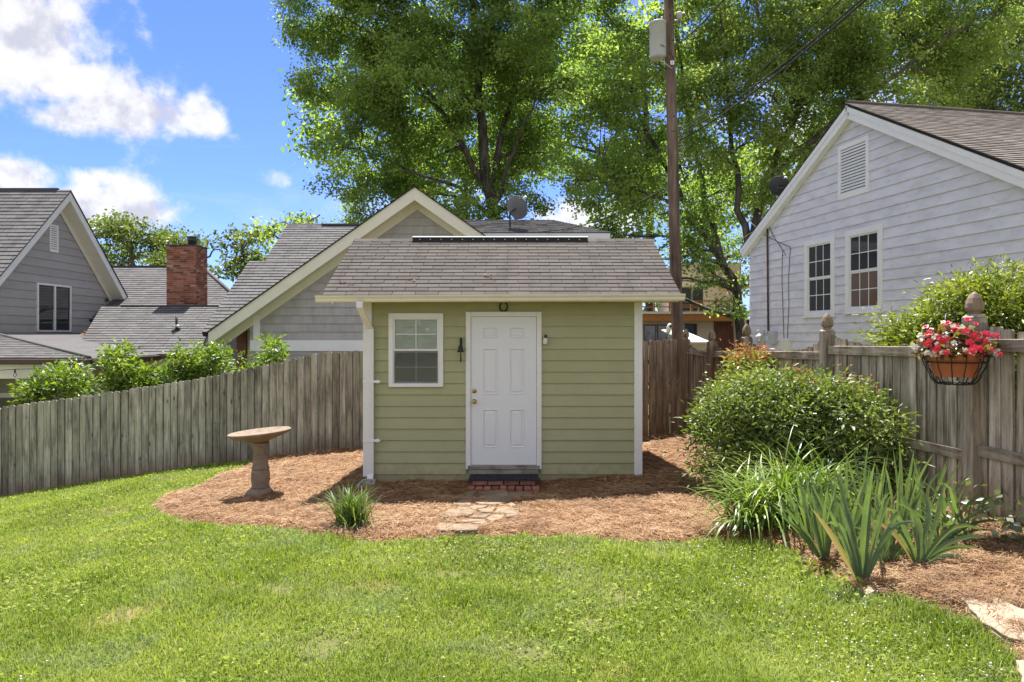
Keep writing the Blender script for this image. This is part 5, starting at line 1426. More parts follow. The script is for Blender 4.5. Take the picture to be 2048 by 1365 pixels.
rs = np.random.default_rng(5)
TY = 35.0
lb = lobes_px([(630, 50, 75), (700, 120, 85), (760, 40, 105), (900, 60, 125), (1030, 60, 115), (1120, 60, 85), (640, 175, 55), (730, 215, 85), (840, 190, 110), (960, 200, 105), (1075, 190, 95),
               (680, 300, 62), (770, 310, 90), (880, 310, 95), (990, 320, 85), (1085, 305, 75), (660, 385, 40), (740, 400, 75), (830, 415, 80), (930, 420, 70), (1030, 410, 62), (1080, 390, 40),
               (640, -70, 100), (760, -100, 130), (900, -120, 150), (1040, -90, 130), (1130, -40, 80), (850, -240, 140), (1000, -240, 130), (1150, 150, 50)], TY, rs)
b0 = Vector((W(985, 500, TY).x, TY, float(gz(-.8, TY))))
st = [([b0, W(985, 430, TY), W(972, 330, TY), W(958, 200, TY), W(948, 60, TY), W(940, -120, TY), W(930, -300, TY)], .40, .08),
      ([W(980, 400, TY), W(930, 300, TY - .6), W(870, 200, TY - 1), W(790, 105, TY - 1.2), W(690, 35, TY - 1.4)], .20, .05),
      ([W(978, 380, TY), W(1000, 290, TY + .5), W(1030, 180, TY + .8), W(1060, 60, TY + 1), W(1085, -80, TY + 1)], .22, .05),
      ([W(984, 440, TY), W(1010, 360, TY - .8), W(1040, 270, TY - 1.2), W(1075, 190, TY - 1.6)], .16, .04),
      ([W(960, 230, TY), W(900, 130, TY + .6), W(850, 20, TY + 1), W(810, -120, TY + 1)], .15, .05),
      ([W(982, 430, TY), W(920, 380, TY - 1), W(820, 340, TY - 1.6), W(720, 300, TY - 1.6)], .13, .03),
      ([W(982, 440, TY), W(950, 400, TY - .2), W(880, 390, TY), W(760, 385, TY + .3)], .10, .03)]
tree('shade_tree', 'huge dark green leafy shade tree rising behind the grey house', tuple(b0), st, lb, 'tree_leaf_mid', 101, dens=27, per=64, sp=.29, ln=.165, wd=.105, gap=.64, s=1.15)
TY = 29.5
lb = lobes_px([(1240, 60, 75), (1210, 160, 85), (1290, 180, 80), (1180, 280, 80), (1270, 300, 85), (1360, 330, 75), (1150, 370, 60), (1230, 400, 75), (1320, 430, 80), (1400, 430, 65), (1250, 470, 40), (1180, 420, 40), (1390, 510, 50),
               (1330, 70, 80), (1260, -50, 90), (1350, -60, 100), (1300, 520, 45), (1440, 380, 60), (1440, 560, 45), (1480, 500, 45), (1460, 620, 35), (1292, 590, 36), (1310, 560, 40), (1495, 570, 40), (1420, 560, 40)], TY, rs, .7)
b0 = Vector((W(1492, 640, TY).x, TY, float(gz(8, TY))))
st = [([b0, W(1475, 580, TY), W(1430, 500, TY), W(1385, 420, TY), W(1330, 330, TY - .5), W(1280, 230, TY - .8), W(1250, 90, TY - 1)], .24, .05),
      ([W(1470, 560, TY), W(1410, 470, TY - .5), W(1330, 400, TY - 1), W(1230, 370, TY - 1.2)], .14, .04),
      ([W(1440, 510, TY), W(1400, 350, TY + .5), W(1370, 200, TY + .6), W(1350, 0, TY + .6)], .15, .04)]
tree('maple_tree', 'dark leaning tree behind the utility pole with low drooping branches', tuple(b0), st, lb, 'tree_leaf_mid', 102, dens=33, per=56, sp=.25, ln=.15, wd=.095, gap=.66, s=1.35)
TY = 27.5
lb = lobes_px([(1400, 70, 85), (1500, 60, 110), (1620, 70, 120), (1750, 70, 120), (1870, 80, 105), (1970, 60, 90), (1430, 200, 85), (1540, 190, 95), (1650, 190, 100), (1770, 180, 95), (1880, 170, 75),
               (1490, 290, 70), (1580, 280, 70), (1650, 290, 60), (1540, 370, 50), (1420, 300, 60), (1500, -60, 130), (1660, -80, 140), (1820, -60, 130), (1960, -60, 110), (2060, 20, 80), (1480, 400, 45), (1700, 250, 60), (1800, 230, 40)], TY, rs, .8)
b0 = Vector((W(1530, 640, TY).x, TY, float(gz(8.5, TY))))
st = [([b0, W(1512, 540, TY), W(1510, 430, TY), W(1545, 330, TY), W(1600, 210, TY - .6), W(1640, 100, TY - 1), W(1660, -60, TY - 1)], .26, .05),
      ([W(1512, 520, TY), W(1480, 420, TY + .4), W(1465, 300, TY + .5), W(1450, 150, TY + .5), W(1440, 0, TY)], .17, .04),
      ([W(1530, 380, TY), W(1600, 300, TY - .8), W(1690, 230, TY - 1.4), W(1800, 140, TY - 1.8), W(1900, 70, TY - 2)], .17, .04),
      ([W(1595, 210, TY - .6), W(1560, 110, TY - 1), W(1520, 40, TY - 1), W(1500, -50, TY - 1)], .11, .04),
      ([W(1508, 480, TY), W(1560, 420, TY + .5), W(1600, 330, TY + .6), W(1640, 240, TY + .6)], .13, .04)]
tree('maple_tree', 'bright green spreading tree rising over the white house roof', tuple(b0), st, lb, 'tree_leaf_bright', 103, dens=33, per=56, sp=.25, ln=.148, wd=.096, gap=.58, s=1.3)
TY = 36.0
lb = lobes_px([(1900, 160, 90), (1990, 150, 100), (2080, 120, 110), (1960, 220, 70), (2060, 230, 90), (1870, 240, 60), (1930, 300, 80), (2040, 320, 90), (2000, 30, 90)], TY, rs)
b0 = Vector((W(2000, 640, TY).x, TY, -.6))
tree('oak_tree', 'greyish green tree at the right edge behind the brown roof', tuple(b0), [([b0, W(1998, 400, TY), W(1990, 200, TY), W(2000, 60, TY)], .35, .1)], lb, 'tree_leaf_far', 104, dens=12, per=30, sp=.45, ln=.25, wd=.16, gap=.5)
# far trees past the left roofs
spec = [('pale green tree top showing left of the brick chimney', 45, [(215, 470, 40), (250, 450, 32), (290, 480, 42), (240, 520, 48), (320, 500, 30), (200, 520, 40), (335, 470, 18)], 1),
        ('thin tree top rising just behind the brick chimney', 42, [(350, 480, 26), (380, 500, 34), (395, 478, 20), (430, 540, 38), (440, 500, 24), (330, 530, 34)], 2),
        ('open branched pale tree between chimney and grey house', 40, [(470, 490, 34), (505, 475, 26), (490, 530, 40), (445, 540, 26), (520, 540, 30)], 3),
        ('small tree behind the left end of the grey roof', 36, [(545, 470, 30), (585, 450, 26), (620, 440, 24), (560, 500, 34), (640, 430, 18), (600, 490, 36)], 4)]
for lab, TY, ll, sd_ in spec:
    lb = lobes_px(ll, TY, rs, .8); cx = sum(x for x, _, _ in ll) / len(ll); b0 = Vector((W(cx, 600, TY).x, TY, -2.2))
    tree('slender_tree', lab, tuple(b0), [([b0, W(cx, 600, TY), W(cx + 4, 540, TY), W(cx - 3, 480, TY)], .28, .08)], lb, 'tree_leaf_far' if sd_ < 4 else 'tree_leaf_bright', 200 + sd_, dens=26, per=26, sp=.38, ln=.26, wd=.17, gap=.6, s=1.3, group='trees beyond the left roofs')
# a low far-off wood closes the view under the crowns
o = None
rs2 = np.random.default_rng(77); xs_ = rs2.uniform(-75, 75, 260); ys_ = rs2.uniform(62, 80, 260)
xs_ = np.concatenate([xs_, rs2.uniform(-60, 60, 150)]); ys_ = np.concatenate([ys_, rs2.uniform(-48, -38, 150)])
lbs = [((x, y, 1.5 + rs2.uniform(-1.5, 1.8)), (rs2.uniform(2, 3.4), 2.2, rs2.uniform(2.0, 3.2))) for x, y in zip(xs_, ys_)]
cen, cl, idx = clump_points(rs2, lbs, 1.5, .2, 20, .6)
me = leaf_mesh('woods', cen, .55, .4, rs2, .35, .3); o = link('woods', me, M['tree_leaf_far']); setp(o, 'far off wood closing the view behind the houses', 'woods', kind='stuff')


TY = 46.0
lb = lobes_px([(700, 250, 100), (850, 150, 130), (1000, 250, 130), (1150, 250, 120), (1250, 350, 110), (1380, 300, 120), (1500, 350, 100), (1120, 120, 110), (1320, 120, 120), (1250, 480, 60), (1400, 470, 70), (880, 330, 100)], TY, rs)
b0 = Vector((W(1300, 640, TY).x, TY, -.8))
tree('oak_tree', 'deep green tree mass filling the gap between the shade tree and the pole', tuple(b0), [([b0, W(1300, 400, TY), W(1290, 200, TY), W(1280, 60, TY)], .35, .1)], lb, 'tree_leaf_mid', 105, dens=7, per=30, sp=.6, ln=.36, wd=.24, gap=.58, s=.8)


def shrub(name, label, base, lobes, leafm, seed, dens, per, sp, ln, wd, gap=.2, clipf=None, extra=None, stems=9, cat='shrub', s=3.0, group=None, upb=.5, flat=.6):
    rs = np.random.default_rng(seed); t = thing(name, base, label, cat, group)
    cen, cl, idx = clump_points(rs, lobes, dens, gap + .12, per, sp, flat, .3, s)
    cr = rs.random(len(cl)); rv = np.clip(cr[idx] * .5 + rs.random(len(idx)) * .5, 0, 1)
    keep = cen[:, 2] > gz(cen[:, 0], cen[:, 1]) + .02
    if clipf is not None: keep &= clipf(cen)
    out_d = unit(cen - cl[idx] + rs.normal(size=cen.shape) * sp * .5 + np.array([0, 0, sp * .3]))
    me = leaf_mesh('foliage', (cen - np.array(base))[keep], ln, wd, rs, upb, .2, rnd=rv[keep], dirs=out_d[keep]); link('foliage', me, M[leafm], t, base)
    mb = MB()
    for i in range(stems):
        q_ = cl[int(rs.integers(len(cl)))]; b = Vector(base) + Vector((rs.uniform(-.18, .18), rs.uniform(-.18, .18), -.03))
        branch(mb, b, q_, .012, .004, rs, 5, seg=5, bow=.03)
    mb.build('stem', M['bark_dark'], t)
    if extra:
        for nm, mt_, zfun, k, l2, w2 in extra:
            sel = np.where(zfun(cl))[0]
            if not len(sel): continue
            sel = rs.choice(sel, min(k, len(sel)), replace=False)
            c2 = np.repeat(cl[sel], 16, 0) + rs.normal(size=(len(sel) * 16, 3)) * sp * .8 + np.array([0, 0, sp * .7])
            me = leaf_mesh(nm, c2 - np.array(base), l2, w2, rs, .3, -.5); o = link(nm, me, M[mt_], t, base); o['kind'] = 'stuff'
    return t

# laurels behind the left fence
for lab, ll, sd_ in (('glossy green laurel bush leftmost above the grey fence', [(65, 790, 30), (110, 765, 42), (150, 760, 40), (100, 745, 24), (170, 785, 34), (60, 800, 20)], 1),
                     ('tall glossy laurel bush under the porch corner', [(235, 745, 42), (270, 740, 42), (240, 715, 26), (285, 765, 36), (215, 775, 30), (250, 780, 36)], 2),
                     ('low laurel bush between the two taller ones', [(330, 765, 30), (355, 755, 26), (325, 785, 30)], 3),
                     ('laurel bush below the right end of the lower roof', [(380, 720, 34), (415, 735, 36), (370, 755, 34), (430, 710, 24), (400, 765, 34)], 4),
                     ('laurel bush in front of the cream corner board', [(470, 715, 36), (505, 700, 32), (540, 710, 30), (485, 745, 34), (530, 740, 28), (545, 690, 14), (480, 685, 14)], 5)):
    Y = 15.0; lb = [(tuple(W(x, y, Y + random.uniform(-.25, .25))), (r * .86 / F * Y, .40, r * .86 / F * Y)) for x, y, r in ll]
    cx = sum(x for x, _, _ in ll) / len(ll); b = (W(cx, 800, Y).x, Y, float(gz(W(cx, 0, Y).x, Y)))
    shrub('laurel_bush', lab, b, lb, 'laurel_leaf', 300 + sd_, 520, 20, .085, .125, .05, .3, clipf=lambda c: c[:, 1] > BFY + .08, stems=7, group='laurel bushes along the far side of the fence', flat=.8)

# nandina in the corner bed
nb = (2.95, 7.6, float(gz(2.95, 7.6)))
lobes = [((2.52, 8.2, .25), (.48, .55, .62)), ((2.6, 8.0, .62), (.48, .5, .42)), ((2.95, 7.6, .35), (.62, .75, .75)), ((2.95, 7.7, .80), (.55, .6, .36)), ((3.35, 7.15, .35), (.5, .6, .72)), ((3.35, 7.3, .78), (.48, .55, .34)), ((2.68, 7.65, .0), (.5, .5, .4)), ((3.1, 7.1, .0), (.55, .5, .45)), ((3.6, 6.85, .35), (.3, .35, .5))]
clipF = lambda c: c[:, 0] < fx(c[:, 1]) - .05
shrub('nandina_shrub', 'broad glossy green nandina shrub in the corner bed', nb, lobes, 'nandina_leaf', 41, 1150, 26, .085, .075, .027, .3, clipF,
      extra=[('red_shoots', 'nandina_red', lambda c: (c[:, 2] > .92) & (c[:, 0] > 2.9), 10, .05, .016), ('pale_bloom', 'nandina_yellow', lambda c: c[:, 2] > .75, 40, .055, .02)], stems=24, s=6.0)
nb = (3.28, 10.0, float(gz(3.28, 10.0)))
shrub('nandina_shrub', 'red tipped nandina shrub against the fence behind the broad one', nb, [((3.25, 9.9, .75), (.34, .36, .45)), ((3.3, 9.9, 1.08), (.30, .3, .25)), ((3.1, 9.8, .5), (.4, .4, .5)), ((3.45, 10.1, 1.0), (.25, .3, .3))], 'nandina_yellow', 42, 900, 26, .085, .07, .024, .2, clipF,
      extra=[('red_shoots', 'nandina_red', lambda c: c[:, 2] > 1.12, 34, .075, .022)], s=5.0)
nb = (5.0, 8.0, float(gz(5.0, 8.0)))
clipR = lambda c: c[:, 0] > fx(c[:, 1]) + .07
shrub('nandina_shrub', 'yellow green nandina shrub rising behind the side fence', nb, [((4.75, 8.1, 1.35), (.5, .6, .55)), ((5.15, 7.9, 1.72), (.55, .6, .5)), ((5.6, 7.6, 1.8), (.6, .6, .52)), ((5.0, 7.6, 1.0), (.6, .55, .6)), ((5.6, 7.4, 1.1), (.6, .6, .6)), ((4.42, 7.9, 1.1), (.35, .5, .5)), ((6.1, 7.6, 1.4), (.6, .6, .7)), ((4.9, 7.5, .2), (.7, .6, .6))],
      'nandina_yellow', 43, 2100, 28, .095, .075, .025, .2, clipR, extra=[('pale_bloom', 'petal_white', lambda c: c[:, 2] > 1.75, 14, .04, .012)], s=5.0)

# ------------------------------------------------------------------ strap-leaved plants


def blades(name, base, n, L, w, rs, spread=1.0, up=1.2, bend=1.0, seg=6, rad=.05, azr=(0, 6.283)):
    """arching strap leaves joined into one foliage mesh"""
    az = rs.uniform(azr[0], azr[1], n); tilt = np.abs(rs.normal(0, .42, n)) * spread; ln = L * rs.uniform(.6, 1.15, n); ww = w * rs.uniform(.7, 1.2, n)
    b = np.stack([rs.normal(0, rad, n), rs.normal(0, rad, n), np.zeros(n)], 1)
    V = []; tt = np.linspace(0, 1, seg + 1)
    hz = np.stack([np.cos(az), np.sin(az), np.zeros(n)], 1); sd_ = np.stack([-np.sin(az), np.cos(az), np.zeros(n)], 1)
    bd = bend * rs.uniform(.5, 1.5, n)
    P = b.copy(); pts = [P.copy()]
    for i in range(seg):
        ang = tilt + bd * ((i + .5) / seg) ** 1.4
        P = P + (hz * np.sin(ang)[:, None] + np.array([0, 0, 1]) * np.cos(ang)[:, None]) * (ln / seg)[:, None]; pts.append(P.copy())
    for i, p in enumerate(pts):
        wi = ww * (1 - tt[i] ** 2.2) * (.55 + .45 * min(1, tt[i] * 4)) + .0008
        V.append(p + sd_ * wi[:, None] * .5); V.append(p - sd_ * wi[:, None] * .5)
    V = np.stack(V, 1); k = 2 * (seg + 1)
    i0 = np.arange(n)[:, None] * k
    Fc = np.concatenate([i0 + np.array([[2 * i, 2 * i + 1, 2 * i + 3, 2 * i + 2]]) for i in range(seg)], 0)
    return fast_mesh(name, V.reshape(-1, 3), [Fc], np.repeat(rs.random(n), k), smooth=True)

rs = np.random.default_rng(8)
for (px, py, n, L, lab) in ((1500, 1062, 190, .80, 'arching daylily clump leftmost at the mulch edge'), (1570, 1052, 200, .92, 'arching daylily clump in front of the broad nandina'), (1640, 1030, 170, .92, 'arching daylily clump behind the big iris')):
    g_ = gnd(px, py); g_.z += .03; t = thing('daylily', g_, lab, 'plant', 'daylilies by the corner bed')
    link('foliage', blades('foliage', g_, n, L, .021, rs, 1.2, 1, 1.9, 8, .08), M['daylily_leaf'], t, g_)
g_ = gnd(703, 1058); g_.z += .03; t = thing('liriope', g_, 'grassy green liriope tuft alone in the pine straw', 'plant')
link('foliage', blades('foliage', g_, 230, .46, .014, rs, 1.05, 1, 1.0, 6, .07), M['liriope_leaf'], t, g_)


def iris(px, py, n, L, w, az, lab, seed, lean=0.0, spread=.55, sag=None):
    """a fan of sword leaves in one plane, each leaf a part"""
    r = random.Random(seed); g_ = gnd(px, py); g_.z += .02
    t = thing('iris', g_, lab, 'plant', 'irises in the corner bed')
    ax = Vector((math.cos(az), math.sin(az), 0)); nr = Vector((-ax.y, ax.x, 0))
    n += 5
    for i in range(n):
        s_ = (i / (n - 1) - .5) * 2; th = lean + s_ * spread + r.uniform(-.07, .07); Ln = L * (1 - .28 * abs(s_)) * r.uniform(.82, 1.08)
        cur = (sag or .12) * (s_ + r.uniform(-.3, .3)); kink = r.uniform(.45, .85) if r.random() < .25 else 2; kd = r.choice((-1, 1)) * r.uniform(.6, 1.4) ; out = r.uniform(-.45, .45); tw_ = r.uniform(-.5, .5); p = g_ + ax * .022 * s_; mb = MB(); seg = 9; vs = []
        for k in range(seg + 1):
            tt = k / seg; a = th + cur * tt * tt * 2.2 + (kd * (tt - kink) / (1 - kink) if tt > kink else 0)
            wd_ = w * (.55 + .45 * min(1, tt * 3.2)) * .58 * (1 - max(0, (tt - .5) / .5) ** 2.2) + .001
            d = (ax * math.sin(a) + EZ * math.cos(a) + nr * out * tt).normalized(); sd_ = (ax * math.cos(a) - EZ * math.sin(a)).normalized()
            if k: p = p + d * (Ln / seg)
            sd2_ = (sd_ * math.cos(tw_) + nr * math.sin(tw_)); n2_ = sd2_.cross(d); vs += [p + sd2_ * wd_ * .5, p + n2_ * wd_ * .10, p - sd2_ * wd_ * .5]
        fs = [(k * 3 + a_, k * 3 + a_ + 1, k * 3 + 4 + a_, k * 3 + 3 + a_) for k in range(seg) for a_ in range(2)]
        mb.add(vs, fs, False); dry = i in (0, n - 1) and r.random() < .22; mb.build('leaf', M['dry_leaf' if dry else 'iris_leaf'], t, origin=g_, label='dry brown leaf' if dry else None)
iris(1724, 1172, 8, .80, .062, .05, 'largest iris fan nearest the lawn edge', 1, 0.0, .44)
iris(1650, 1130, 8, .74, .050, .25, 'iris fan leaning left beside the daylilies', 2, -.28, .45)
iris(1690, 1118, 7, .78, .046, -.3, 'upright iris fan just behind the largest one', 3, .02, .36)
iris(1752, 1100, 7, .78, .046, .4, 'upright iris fan between the largest and the right hand one', 4, .12, .38)
iris(1838, 1138, 8, .62, .055, -.1, 'iris fan right of the largest, with leaves bent to the ground', 5, .25, .70, .5)
iris(1800, 1080, 8, .74, .046, .2, 'back row iris fan below the bottom fence rail', 6, .1, .40)
iris(1850, 1058, 7, .66, .040, -.2, 'iris fan close to the fence with thin leaves', 7, .18, .5)
iris(1725, 1070, 7, .78, .040, .5, 'iris fan standing among the daylily leaves', 8, -.1, .42)
iris(1665, 1075, 7, .70, .042, -.6, 'arching iris fan behind the one that leans left', 13, -.15, .6, .45)
iris(1765, 1140, 6, .60, .044, .8, 'low arching iris fan at the right foot of the largest one', 14, .2, .7, .55)
iris(1880, 1100, 7, .60, .042, .1, 'iris fan arching toward the near fence post', 15, .3, .6, .5)
iris(1690, 1095, 6, .62, .040, .9, 'short iris fan half hidden behind the largest one', 10, .1, .5)
iris(1780, 1128, 6, .52, .045, -.5, 'small pale iris fan between two taller fans', 11, .05, .6, .3)
iris(1620, 1090, 6, .66, .040, .1, 'iris fan at the right edge of the daylilies', 12, -.3, .4)
iris(1940, 1092, 6, .58, .042, .1, 'drooping blue green iris at the near fence post', 9, -.55, .55, .6)
# small ivy and hosta leaves along the foot of the fence
def patch_plant(name, lab, pts, n, ln, wd, mat, seed, h=.25):
    r = np.random.default_rng(seed); b = gnd(*pts[0]); t = thing(name, b, lab, 'plant'); c = []
    for p in pts:
        g_ = gnd(*p); c.append(np.array(g_) + r.normal(size=(n, 3)) * np.array([.11, .11, 0]) + np.array([0, 0, 1]) * (r.random((n, 1)) ** 1.3 * h + .03))
    c = np.concatenate(c) - np.array(b)
    link('foliage', leaf_mesh('foliage', c, ln, wd, r, .5, .2), M[mat], t, b); return t
patch_plant('ivy_plant', 'trailing pale green ivy at the foot of the near fence post', [(1985, 1055), (2005, 1085), (2030, 1100), (1975, 1030)], 34, .07, .055, 'hosta_leaf', 61, .33)
patch_plant('ground_vine', 'variegated low vine on the mulch right of the irises', [(1880, 1040), (1910, 1060), (1860, 1070), (1830, 1050)], 30, .06, .045, 'hosta_leaf', 62, .18)
patch_plant('weed_tuft', 'low green weeds at the bed edge below the largest iris', [(1655, 1160), (1690, 1180), (1620, 1140)], 40, .05, .03, 'clover_leaf', 63, .08)

# ------------------------------------------------------------------ hanging basket, pot and begonias on the near post
pc_ = Vector((3.545, 5.60, 1.205))
bk = thing('wire_basket', pc_, 'black wire half round basket hung on the near fence post', 'plant basket')
mb = MB(); Rb = .21
def arc(r, z, a0=0, a1=6.2832, n=30, sq=1.0): return [pc_ + Vector((r * math.cos(a), r * sq * math.sin(a), z)) for a in np.linspace(a0, a1, n)]
mb.tube(arc(Rb, .115), .006, 6); mb.build('ring', M['black_iron'], bk)
MB().tube(arc(.135, -.055), .005, 6).build('ring', M['black_iron'], bk)
for k in range(14):
    a = k / 14 * 6.2832; d = Vector((math.cos(a), math.sin(a), 0))
    MB().tube([pc_ + d * (Rb - .012) + EZ * .155, pc_ + d * (Rb + .008) + EZ * .17, pc_ + d * (Rb + .022) + EZ * .155, pc_ + d * (Rb + .012) + EZ * .115, pc_ + d * (Rb - .002) + EZ * .07, pc_ + d * (Rb - .03) + EZ * .025, pc_ + d * .172 + EZ * -.012, pc_ + d * .15 + EZ * -.04, pc_ + d * .13 + EZ * -.058, pc_ + d * .06 + EZ * -.066], .0045, 6).build('rib', M['black_iron'], bk)
MB().tube([pc_ + Vector((-.03, .08, -.06)), pc_ + Vector((.0, .0, -.066)), pc_ + Vector((.05, -.09, -.06))], .005, 6).build('base_wire', M['black_iron'], bk)
MB().tube([pc_ + Vector((.2, .1, .115)), pc_ + Vector((.27, .12, .13)), pc_ + Vector((.29, .2, .13))], .006, 6).build('wall_bar', M['black_iron'], bk)
MB().tube([pc_ + Vector((-.02, .10, .42)), pc_ + Vector((.05, .2, .50)), pc_ + Vector((.12, .26, .52)), pc_ + Vector((.2, .3, .48)), pc_ + Vector((.2, .3, .30))], .008, 6).build('hook', M['black_iron'], bk)
pz = pc_ + Vector((-.01, -.01, 0))
pot = thing('flower_pot', pz, 'terracotta flower pot sitting in the wire basket', 'flower pot')
MB().lathe([(.140, .0), (.143, .004), (.178, .125), (.190, .128), (.198, .19), (.190, .192), (.180, .17), (.01, .165)], pz, 40).build('pot_body', M['terracotta'], pot)
MB().lathe([(.167, .166), (.10, .178), (.01, .182)], pz, 24).build('soil', M['mulch'], pot)
bg_ = thing('begonia', pz + EZ * .17, 'begonia with pink and white flowers filling the terracotta pot', 'flowers')
r = np.random.default_rng(12)
def dome(n, sx=.31, sz=.27): 
    d = unit(r.normal(size=(n, 3)) * np.array([1, 1, .8])); d[:, 2] = np.abs(d[:, 2]); return d * np.array([sx, sx * .9, sz]) * r.uniform(.55, 1.0, (n, 1)) ** .7
c = dome(520, .28, .25)
link('foliage', leaf_mesh('foliage', c, .07, .055, r, .6, .1), M['begonia_leaf'], bg_, pz + EZ * .17)
def flower_mesh(nm, mat, rr_):
    mb = MB(); q_ = random.Random(nm)
    for k in range(9):
        a = k * 2.4; d = Vector((math.cos(a), math.sin(a), .25 + .8 * (k > 4))).normalized(); s_ = Vector((-math.sin(a), math.cos(a), 0)); l = rr_ * (1 if k < 5 else .7)
        mb.add([(0, 0, 0), d * l * .6 + s_ * l * .42 + EZ * .004, d * l + s_ * l * .18, d * l - s_ * l * .18, d * l * .6 - s_ * l * .42 + EZ * .004], [(0, 1, 2, 3, 4)])
    me, _ = mb.mesh(nm, Vector((0, 0, 0))); me.materials.append(M[mat]); return me
fp, fw = flower_mesh('flower', 'petal_pink', .030), flower_mesh('flower_white', 'petal_white', .026)
c = dome(110, .31, .29)
vd = np.array([-.5, -.8, .3])
c = c[np.argsort(-(c @ vd))][:62]
for i, p in enumerate(c):
    white = (p[0] < -.02 and r.random() < .5) or r.random() < .05
    o = link('flower', fw if white else fp, None, bg_, pz + EZ * .175 + Vector(p) * 1.06)
    o.rotation_euler = Vector((0, 0, 1)).rotation_difference(Vector(p) + Vector((-.05, -.22, .06))).to_euler(); s_ = r.uniform(.75, 1.25); o.scale = (s_, s_, s_)

# ------------------------------------------------------------------ grass, clover and pine straw
rs = np.random.default_rng(31)


def lawn_points(n, y0, y1, pw):
    y = y0 * (y1 / y0) ** rs.random(n) if pw else rs.uniform(y0, y1, n)
    x = rs.uniform(-1, 1, n) * (.80 * y + .5)
    return x, y
N = 620000
x, y = lawn_points(N, 2.7, 13.85, True)
s_ = bed_sd(x, y)
shed_in = (x > -2.1) & (x < 1.85) & (y > 9.55)
k = (s_ < .015 + rs.normal(0, .03, N)) & (x < fx(y) - .03) & ~shed_in & (rs.random(N) < 1.0)
x, y = x[k], y[k]; n = len(x)
z = gz(x, y)
patch = np.sin(x * 1.7 + np.sin(y * 1.3) * 1.5) * np.sin(y * 1.9 + np.sin(x * 1.1)) * .5 + .25 * np.sin(x * 5.1 + y * 2.2) * np.sin(y * 6.3 - x)
tuft = np.zeros(n); bare = np.zeros(n); rq = np.random.default_rng(99)
for _ in range(70):
    ty = 2.9 * (13 / 2.9) ** rq.random(); tx = rq.uniform(-1, 1) * .78 * ty; tr = rq.uniform(.10, .32)
    tuft = np.maximum(tuft, np.exp(-((x - tx) ** 2 + ((y - ty) * 1.1) ** 2) / tr ** 2) * rq.uniform(.4, 1.0))
for (qx_, qy_, br) in ((1312, 1112, .16), (1240, 1196, .12), (650, 1292, .22), (560, 1180, .16), (330, 1090, .18), (1180, 1250, .14), (900, 1150, .12), (250, 1230, .2), (1060, 1310, .16), (760, 1120, .14)):
    g_ = gnd(qx_, qy_); bare = np.maximum(bare, np.exp(-((x - g_.x) ** 2 + (y - g_.y) ** 2) / br ** 2))
kk = rq.random(n) > bare * .88
x, y, z, patch, tuft, n = x[kk], y[kk], z[kk], patch[kk], tuft[kk], int(kk.sum())
h = (.029 + .016 * patch + .014 * rs.normal(size=n)).clip(.012, .10) * (1 + .02 * y) * (1 + 1.1 * tuft)
w = (.0028 + .0011 * y * .55) * rs.uniform(.7, 1.3, n)
az = rs.uniform(0, 6.283, n); lean = rs.uniform(.1, 1.1, n)
hz = np.stack([np.cos(az), np.sin(az), np.zeros(n)], 1); a2 = az + 1.57 + rs.normal(0, .5, n); sd2 = np.stack([np.cos(a2), np.sin(a2), np.zeros(n)], 1)
B = np.stack([x, y, z - .004], 1); up3 = np.array([0, 0, 1.0])
mid = B + hz * (h * lean * .35)[:, None] + up3 * (h * .62)[:, None]; tip = B + hz * (h * lean)[:, None] + up3 * (h * (1.05 - .25 * lean))[:, None]
V = np.stack([B + sd2 * w[:, None] * .5, B - sd2 * w[:, None] * .5, mid + sd2 * w[:, None] * .42, mid - sd2 * w[:, None] * .42, tip], 1)
i0 = np.arange(n)[:, None] * 5
rv = np.clip(rs.beta(1.6, 1.6, n) * .9 + .14 * patch - .22 * tuft + (rs.random(n) < .05) * .4, 0, 1)
me = fast_mesh('grass', V.reshape(-1, 3), [i0 + np.array([[0, 1, 3, 2]]), i0 + np.array([[2, 3, 4]])], np.repeat(rv, 5))
setp(link('grass', me, M['grass_blade']), 'short green lawn grass', 'grass', kind='stuff')
# clover leaflets in drifts
N = 52000
x, y = lawn_points(N, 3.0, 13.5, True)
f_ = np.sin(x * 1.3 + 1 + np.sin(y * 2.1)) * np.sin(y * 1.6 + np.sin(x * 1.9)) + .35 * np.sin(x * 4.3 - y * 3.1)
s_ = bed_sd(x, y)
k = (s_ < -.03) & (s_ > -9) & (x < fx(y) - .05) & ((rs.random(N) < np.clip(.22 + .45 * f_, .04, .7)) | ((s_ > -.9) & (rs.random(N) < .4)))
x, y = x[k], y[k]; n = len(x); z = gz(x, y) + rs.uniform(.015, .05, n)
az = rs.uniform(0, 6.283, n); sz = (.0032 + .0006 * y) * rs.uniform(.7, 1.3, n); tl = rs.normal(0, .28, (n, 2))
ang = np.linspace(0, 2 * np.pi, 7)[:-1]; V = []
for tf in range(3):
    ca = az + tf * 2.094; cx, cy = x + np.cos(ca) * sz * 1.0, y + np.sin(ca) * sz * 1.0
    for a in ang:
        dx_, dy_ = np.cos(a) * sz * .95, np.sin(a) * sz * .95
        V.append(np.stack([cx + dx_, cy + dy_, z + (cx + dx_ - x) * tl[:, 0] + (cy + dy_ - y) * tl[:, 1]], 1))
V = np.stack(V, 1); i0 = np.arange(n)[:, None] * 18
me = fast_mesh('clover', V.reshape(-1, 3), [np.concatenate([i0 + np.arange(6)[None, :] + 6 * t_ for t_ in range(3)], 0)], np.repeat(rs.random(n), 18))
setp(link('clover', me, M['clover_leaf']), 'clover leaves spread through the lawn', 'clover', kind='stuff')
